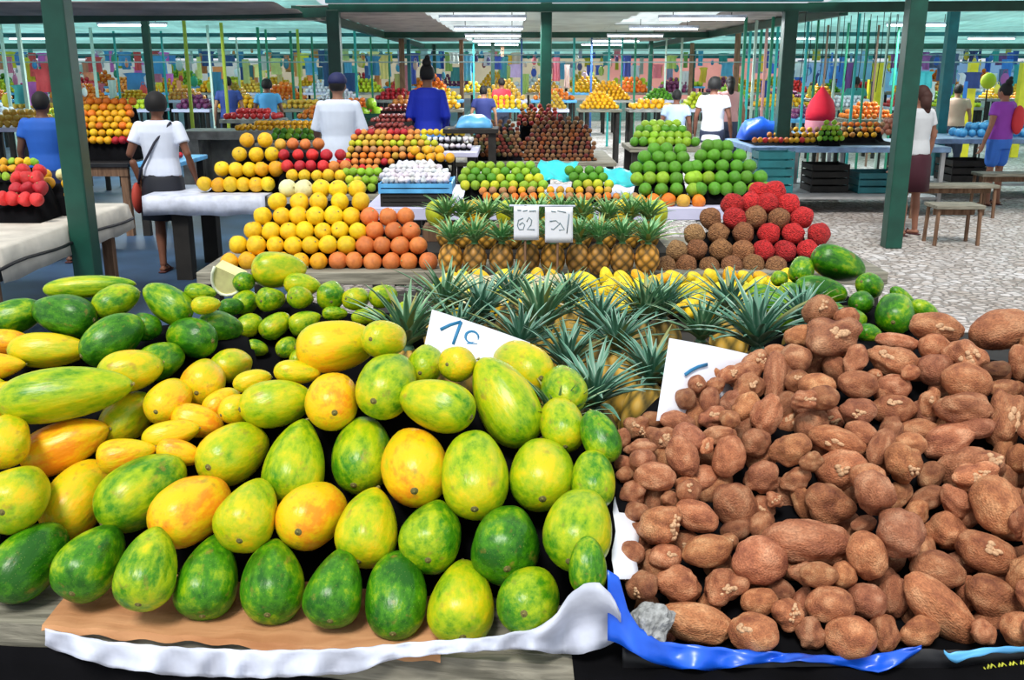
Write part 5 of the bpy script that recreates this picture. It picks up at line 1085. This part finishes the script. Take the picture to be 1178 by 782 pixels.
def hand(mb, w, d, side, fwd):
    """w wrist, d unit direction of the hand; palm, four unequal bent fingers and a thumb from the side"""
    w, d, fwd = Vector(w), Vector(d).normalized(), Vector(fwd).normalized(); n = d.cross(fwd).normalized()
    mb.tube([w, w + d * .03, w + d * .085], [.024, .034, .036], 10, .5, up=n)
    for k, ln in enumerate((.072, .08, .074, .058)):
        b = w + d * .08 + fwd * (.027 - .018 * k); c = n * side
        p = [b, b + d * ln * .45 + c * .004, b + d * ln * .8 + c * .02, b + d * ln * .95 + c * .036]; limb(mb, p, [.0095, .009, .0085, .0075], 7)
    b = w + d * .03 + fwd * .03; limb(mb, [b, b + d * .03 + fwd * .022, b + d * .06 + fwd * .028 + n * side * .012], [.012, .0105, .009], 7)
def person(label, x, y, H=1.65, yaw=0, skin=(.13, .055, .03), top=(.8, .82, .9), bottom=(.02, .02, .03), hair=(.008, .007, .007), style='short', lower='skirt', arms=None, legs=None, sleeve=.14, vox=.011, cap=None, group=None, lean=0, bulk=1., z=0, shirt_len=0., shoes=(.08, .02, .02), apron=None, extra=None, seated=False, loose=0):
    e = empty('person', (x, y, z), label, 'person', group, yaw); s = H / 1.68; k = bulk
    V = lambda a, b, c: Vector((a * s, b * s, c * s))
    # local: faces +Y ; left is -X
    arms = arms or {-1: [(-.175, 0, 1.39), (-.25, -.02, 1.13), (-.27, .05, .88)], 1: [(.175, 0, 1.39), (.25, -.02, 1.13), (.27, .05, .88)]}
    legs = legs or {-1: [(-.09, 0, .90), (-.10, .02, .49), (-.11, -.01, .08)], 1: [(.09, 0, .90), (.10, .02, .49), (.11, -.01, .08)]}
    mb = MB()
    torso(mb, [(zz * s, 0, cy * s + lean * (zz - .9), rx * k * s, ry * k * s) for zz, cy, rx, ry in ((.82, 0, .12, .10), (.88, 0, .165, .115), (.95, 0, .165, .115), (1.08, .01, .135, .10), (1.22, .005, .155, .11), (1.34, 0, .17, .105), (1.41, -.005, .15, .085), (1.45, -.01, .08, .06))])
    L0 = lambda zz: lean * (zz - .9)
    hc = V(0, .015, 1.58); hc.y += L0(1.58) * 1.0; mb.tube([V(0, -.012, 1.40) + Vector((0, L0(1.4), 0)), V(0, -.003, 1.52) + Vector((0, L0(1.52), 0))], [.055 * s, .05 * s], 12)
    mb.ball(hc, (.073 * s, .092 * s, .105 * s), 18, 14); mb.ball(hc + V(0, .03, -.055), (.052 * s, .055 * s, .055 * s), 14, 10)       # skull, jaw
    mb.tube([hc + V(0, .085, .012), hc + V(0, .107, -.022)], [.010 * s, .016 * s], 8)                                               # nose
    for q in (-1, 1): mb.ball(hc + V(q * .074, -.005, -.012), (.013 * s, .022 * s, .03 * s), 8, 6); mb.ball(hc + V(q * .03, .082, .018), (.018 * s, .012 * s, .01 * s), 8, 6)
    mb.ball(hc + V(0, .09, -.052), (.026 * s, .012 * s, .010 * s), 10, 6)                                                          # lips
    for q in (-1, 1):
        a = [V(*p) for p in arms[q]];
        for p_ in a[:1]: p_.y += L0(1.4)
        limb(mb, [a[0], (a[0] + a[1]) / 2, a[1], (a[1] * .65 + a[2] * .35), a[2]], [.05 * s * k, .046 * s * k, .037 * s, .036 * s, .025 * s]); d = (a[2] - a[1]).normalized(); hand(mb, a[2], d, q, Vector((0, 1, 0)) if abs(d.y) < .7 else Vector((-q, 0, 0)))
        l = [V(*p) for p in legs[q]]; limb(mb, [l[0], l[0] * .5 + l[1] * .5, l[1], l[1] * .65 + l[2] * .35, l[1] * .2 + l[2] * .8, l[2]], [.088 * s * k, .075 * s * k, .052 * s, .053 * s, .036 * s, .034 * s])
        f = l[2] + V(0, 0, -.045); mb.tube([f + V(0, -.05, 0), f + V(0, .03, -.002), f + V(0, .12, -.015), f + V(0, .165, -.02)], [.03 * s, .038 * s, .036 * s, .024 * s], 10, .65)
    body = voxel(mb, 'body', M_SKIN, vox, e, skin)
    # shirt
    mb = MB(); zb = .93 - shirt_len; g = .016 + loose
    torso(mb, [(zz * s, 0, cy * s + lean * (zz - .9), (rx * k + g) * s, (ry * k + g) * s) for zz, cy, rx, ry in ((zb, 0, .165 + loose, .118 + loose), (1.0, .0, .158 + loose * .7, .115), (1.1, .01, .145 + loose * .6, .108), (1.22, .005, .158, .112), (1.34, 0, .172, .107), (1.415, -.005, .15, .085), (1.45, -.008, .085, .064))])
    for q in (-1, 1):
        a = [V(*p) for p in arms[q]]; a[0].y += L0(1.4); d = (a[1] - a[0]); t_ = min(1, sleeve / d.length * s * 1.0); pts = [a[0] - d * .02, a[0] + d * t_ * .5, a[0] + d * t_]; mb.tube(pts, [.058 * s * k, .062 * s * k, (.064 + .3 * loose) * s * k], 12); mb.ball(a[0], .058 * s * k, 12, 8)
        if sleeve > .35: limb(mb, [a[1], (a[1] + a[2]) / 2, a[1] * .1 + a[2] * .9], [.048 * s, .044 * s, .036 * s])
    voxel(mb, 'shirt', M_OC, vox, e, top)
    if lower == 'skirt': lathe('skirt', [(.135 * s * k, .99 * s), (.19 * s * k, .9 * s), (.2 * s * k, .75 * s), (.215 * s * k, .52 * s), (.19 * s * k, .52 * s), (.0, .7 * s)], M_OC, e, color=bottom).scale = (1, .8, 1)
    else:
        mb = MB(); ln = .42 if lower == 'shorts' else .98
        torso(mb, [(zz * s, 0, 0, rx * k * s, ry * k * s) for zz, rx, ry in ((.8, .17, .125), (.9, .185, .135), (1.0, .16, .122))])
        for q in (-1, 1):
            l = [V(*p) for p in legs[q]]; mid = l[1] if ln > .9 else l[0] * .35 + l[1] * .65
            limb(mb, [l[0], mid], [.102 * s * k, .088 * s * k])
            if ln > .9: limb(mb, [l[1], l[2] + V(0, 0, .03)], [.07 * s, .055 * s])
        voxel(mb, 'shorts' if lower == 'shorts' else 'trousers', M_OC, vox, e, bottom)
    # sandals
    for q in (-1, 1):
        l = V(*legs[q][2]); f = l + V(0, 0, -.07); mb = MB(); mb.tube([f + V(0, -.075, 0), f + V(0, .04, 0), f + V(0, .14, 0), f + V(0, .19, 0)], [.034 * s, .042 * s, .045 * s, .03 * s], 12, .22); mb.tube([f + V(-.042, .09, .01), f + V(0, .1, .05), f + V(.042, .09, .01)], .009, 6); mb.build('sandal', M_OC, e, smooth=True, color=shoes)
    mb = MB()
    if style in ('short', 'bun', 'curly', 'cap', 'long'):
        mb.ball(hc + V(0, -.014, .022), ((.082 + (.02 if style == 'curly' else 0)) * s, (.096 + (.015 if style == 'curly' else 0)) * s, (.103 + (.012 if style == 'curly' else 0)) * s), 18, 12)
        if style == 'bun': mb.ball(hc + V(0, -.05, .13), .05 * s, 12, 8); mb.ball(hc + V(.01, -.06, .18), .03 * s, 10, 8)
        if style == 'long': limb(mb, [hc + V(0, -.07, 0), hc + V(0, -.09, -.15)], [.07 * s, .05 * s])
        # free the face
        mb.v = [(v[0], min(v[1], (hc.y + .045 * s) if v[2] < hc.z + .06 * s else v[1]), max(v[2], hc.z - (.05 if style != 'long' else .2) * s)) for v in mb.v]
        mb.build('hair', M_OC, e, smooth=True, color=hair)
    if cap:
        mb = MB(); mb.ball(hc + V(0, -.005, .045), (.093 * s, .108 * s, .085 * s), 18, 12); mb.v = [(v[0], v[1], max(v[2], hc.z + .02 * s)) for v in mb.v]; mb.tube([hc + V(0, .09, .035), hc + V(0, .17, .02)], [.07 * s, .055 * s], 12, .12); mb.build('cap', M_OC, e, smooth=True, color=cap)
    if apron:
        mb = MB(); pts = []
        for j in range(8):
            for i in range(14): a = -PI * .95 + PI * .9 * i / 13; q = j / 7; r_ = (.2 + .03 * q) * k * s + .006 * math.sin(i * 2.); pts.append((r_ * math.cos(a), r_ * .8 * math.sin(a), (1.0 - .5 * q) * s))
        mb.grid(pts, 14, 8); o = mb.build('apron', M_OC, e, smooth=True, color=apron); solidify(o, .006)
    if extra: extra(e, s, V)
    return e
def bag_extra(e, s, V):
    mb = MB(); mb.tube([V(.14, -.06, 1.43), V(.0, -.135, 1.25), V(-.16, -.12, 1.0), V(-.22, -.05, .86)], .012, 6); mb.tube([V(.14, -.06, 1.43), V(.08, .1, 1.3), V(-.1, .14, 1.1), V(-.22, .03, .86)], .012, 6); mb.build('shoulder_strap', M_OC, e, smooth=True, color=(.03, .03, .05))
    mb = MB(); mb.ball(V(-.25, -.02, .72), (.05 * s, .1 * s, .15 * s), 12, 10); mb.build('shoulder_bag', M_OC, e, smooth=True, color=(.45, .05, .03))
person('woman in a white t-shirt and dark skirt walking away, red bag at her side', pixY(187, 200, 8.95).x, 8.95, 1.60, .0, top=(.72, .78, .92), bottom=(.01, .012, .02), style='curly', cap=(.03, .03, .10), vox=.0085, extra=bag_extra, bulk=1.02, sleeve=.16,
       arms={-1: [(-.18, 0, 1.385), (-.27, -.06, 1.14), (-.22, -.02, .90)], 1: [(.18, 0, 1.385), (.27, -.05, 1.14), (.29, .06, .92)]}, legs={-1: [(-.09, 0, .90), (-.09, .06, .49), (-.06, -.04, .08)], 1: [(.09, 0, .90), (.1, -.02, .49), (.11, .05, .08)]}, skin=(.17, .065, .035))
person('man in a loose white shirt and dark cap seen from behind', pixY(389, 120, 10.35).x, 10.35, 1.76, .05, top=(.7, .78, .92), bottom=(.06, .07, .12), cap=(.015, .02, .09), lower='trousers', loose=.016, bulk=.94, sleeve=.26, shirt_len=.12,
       arms={-1: [(-.165, 0, 1.39), (-.23, .05, 1.15), (-.25, .22, 1.0)], 1: [(.165, 0, 1.39), (.23, .02, 1.14), (.26, .2, .98)]}, skin=(.28, .14, .09))
person('woman in a bright blue long top with dark hair bun and light blue apron', pixY(492, 110, 12.1).x, 12.1, 1.86, 0, top=(.008, .03, .5), bottom=(.1, .3, .75), style='bun', lower='skirt', sleeve=.5, apron=(.08, .3, .8), skin=(.25, .12, .07), loose=.006, bulk=.82,
       arms={-1: [(-.15, 0, 1.385), (-.2, .0, 1.14), (-.17, .22, 1.0)], 1: [(.15, 0, 1.385), (.2, .0, 1.14), (.17, .22, 1.0)]})
person('person in a blue t-shirt behind the left table, seen from behind', pixY(52, 160, 9.4).x, 9.4, 1.60, 0, top=(.015, .11, .5), bottom=(.02, .03, .1), lower='trousers', bulk=1.08, skin=(.12, .05, .03), style='short')
person('woman in a white top and maroon skirt behind the thick right post', pixY(1053, 180, 11.0).x, 11.0, 1.63, .5, top=(.62, .64, .66), bottom=(.05, .006, .015), lower='skirt', style='long', hair=(.05, .015, .01), skin=(.3, .13, .08), vox=.011, bulk=1.0)
person('woman in a purple top and blue shorts with a red bag at the right edge', pixY(1150, 160, 13.5).x, 13.5, 1.62, -2.6 + 3.1, top=(.35, .06, .5), bottom=(.05, .2, .75), lower='shorts', style='bun', skin=(.35, .15, .09), bulk=1.1,
       extra=lambda e, s, V: (lambda mb: (mb.ball(V(.12, -.16, 1.2), (.11 * s, .07 * s, .2 * s), 14, 10), mb.build('red_bag', M_OC, e, smooth=True, color=(.8, .05, .06))))(MB()))
far = [('person in a pale blue shirt in the middle aisle, seen from behind', 779, 15.3, 1.5, (.45, .6, .85), 'short'), ('person in a long white shirt in the middle aisle', 822, 14.9, 1.68, (.8, .83, .9), 'curly'), ('dark-haired person in a pink top right of the middle aisle', 840, 17.2, 1.68, (.6, .3, .3), 'long'),
       ('person in dark blue far behind on the left', 262, 19.0, 1.66, (.03, .06, .25), 'short'), ('person in a light blue shirt left of the man in white', 307, 18.2, 1.62, (.1, .4, .75), 'curly'), ('child in a tan shirt at the right stalls', 1103, 17.2, 1.55, (.6, .4, .3), 'short'), ('person in a red shirt far behind in the middle', 577, 22.6, 1.6, (.7, .03, .05), 'short'),
       ('person in a navy shirt far behind the blue tarp', 556, 18.6, 1.5, (.02, .03, .15), 'short'), ('person in an orange shirt on the far left', 70, 21.9, 1.6, (.8, .25, .03), 'short'), ('person in a teal shirt far behind on the right', 985, 22.9, 1.62, (.05, .3, .3), 'short')]
for lb, u, Y, H_, tc_, st in far: person(lb, pixY(u, 100, Y).x, Y, H_, random.uniform(-.5, .5), top=tc_, bottom=(.03, .04, .08), lower='trousers', style=st, vox=.016, shirt_len=.15 if 'long' in lb else 0, skin=random.choice([(.2, .08, .05), (.35, .18, .11)]))
# ================================================================== light
w = bpy.data.worlds.new('sky'); bpy.context.scene.world = w; w.use_nodes = True
nt = w.node_tree; bg = nt.nodes['Background']; bg.inputs[0].default_value = (.86, .93, 1, 1); bg.inputs[1].default_value = .85
sd = bpy.data.lights.new('sun', 'SUN'); sd.energy = 3.2; sd.angle = .3; sd.color = (1, .96, .9); so = bpy.data.objects.new('sun', sd); C.objects.link(so); so.rotation_euler = (math.radians(32), math.radians(-12), 0)
sc = bpy.context.scene; vs_ = sc.view_settings; vs_.view_transform = 'Standard'; vs_.look = 'None'; vs_.exposure = 0.0; vs_.gamma = 1; vs_.use_curve_mapping = False
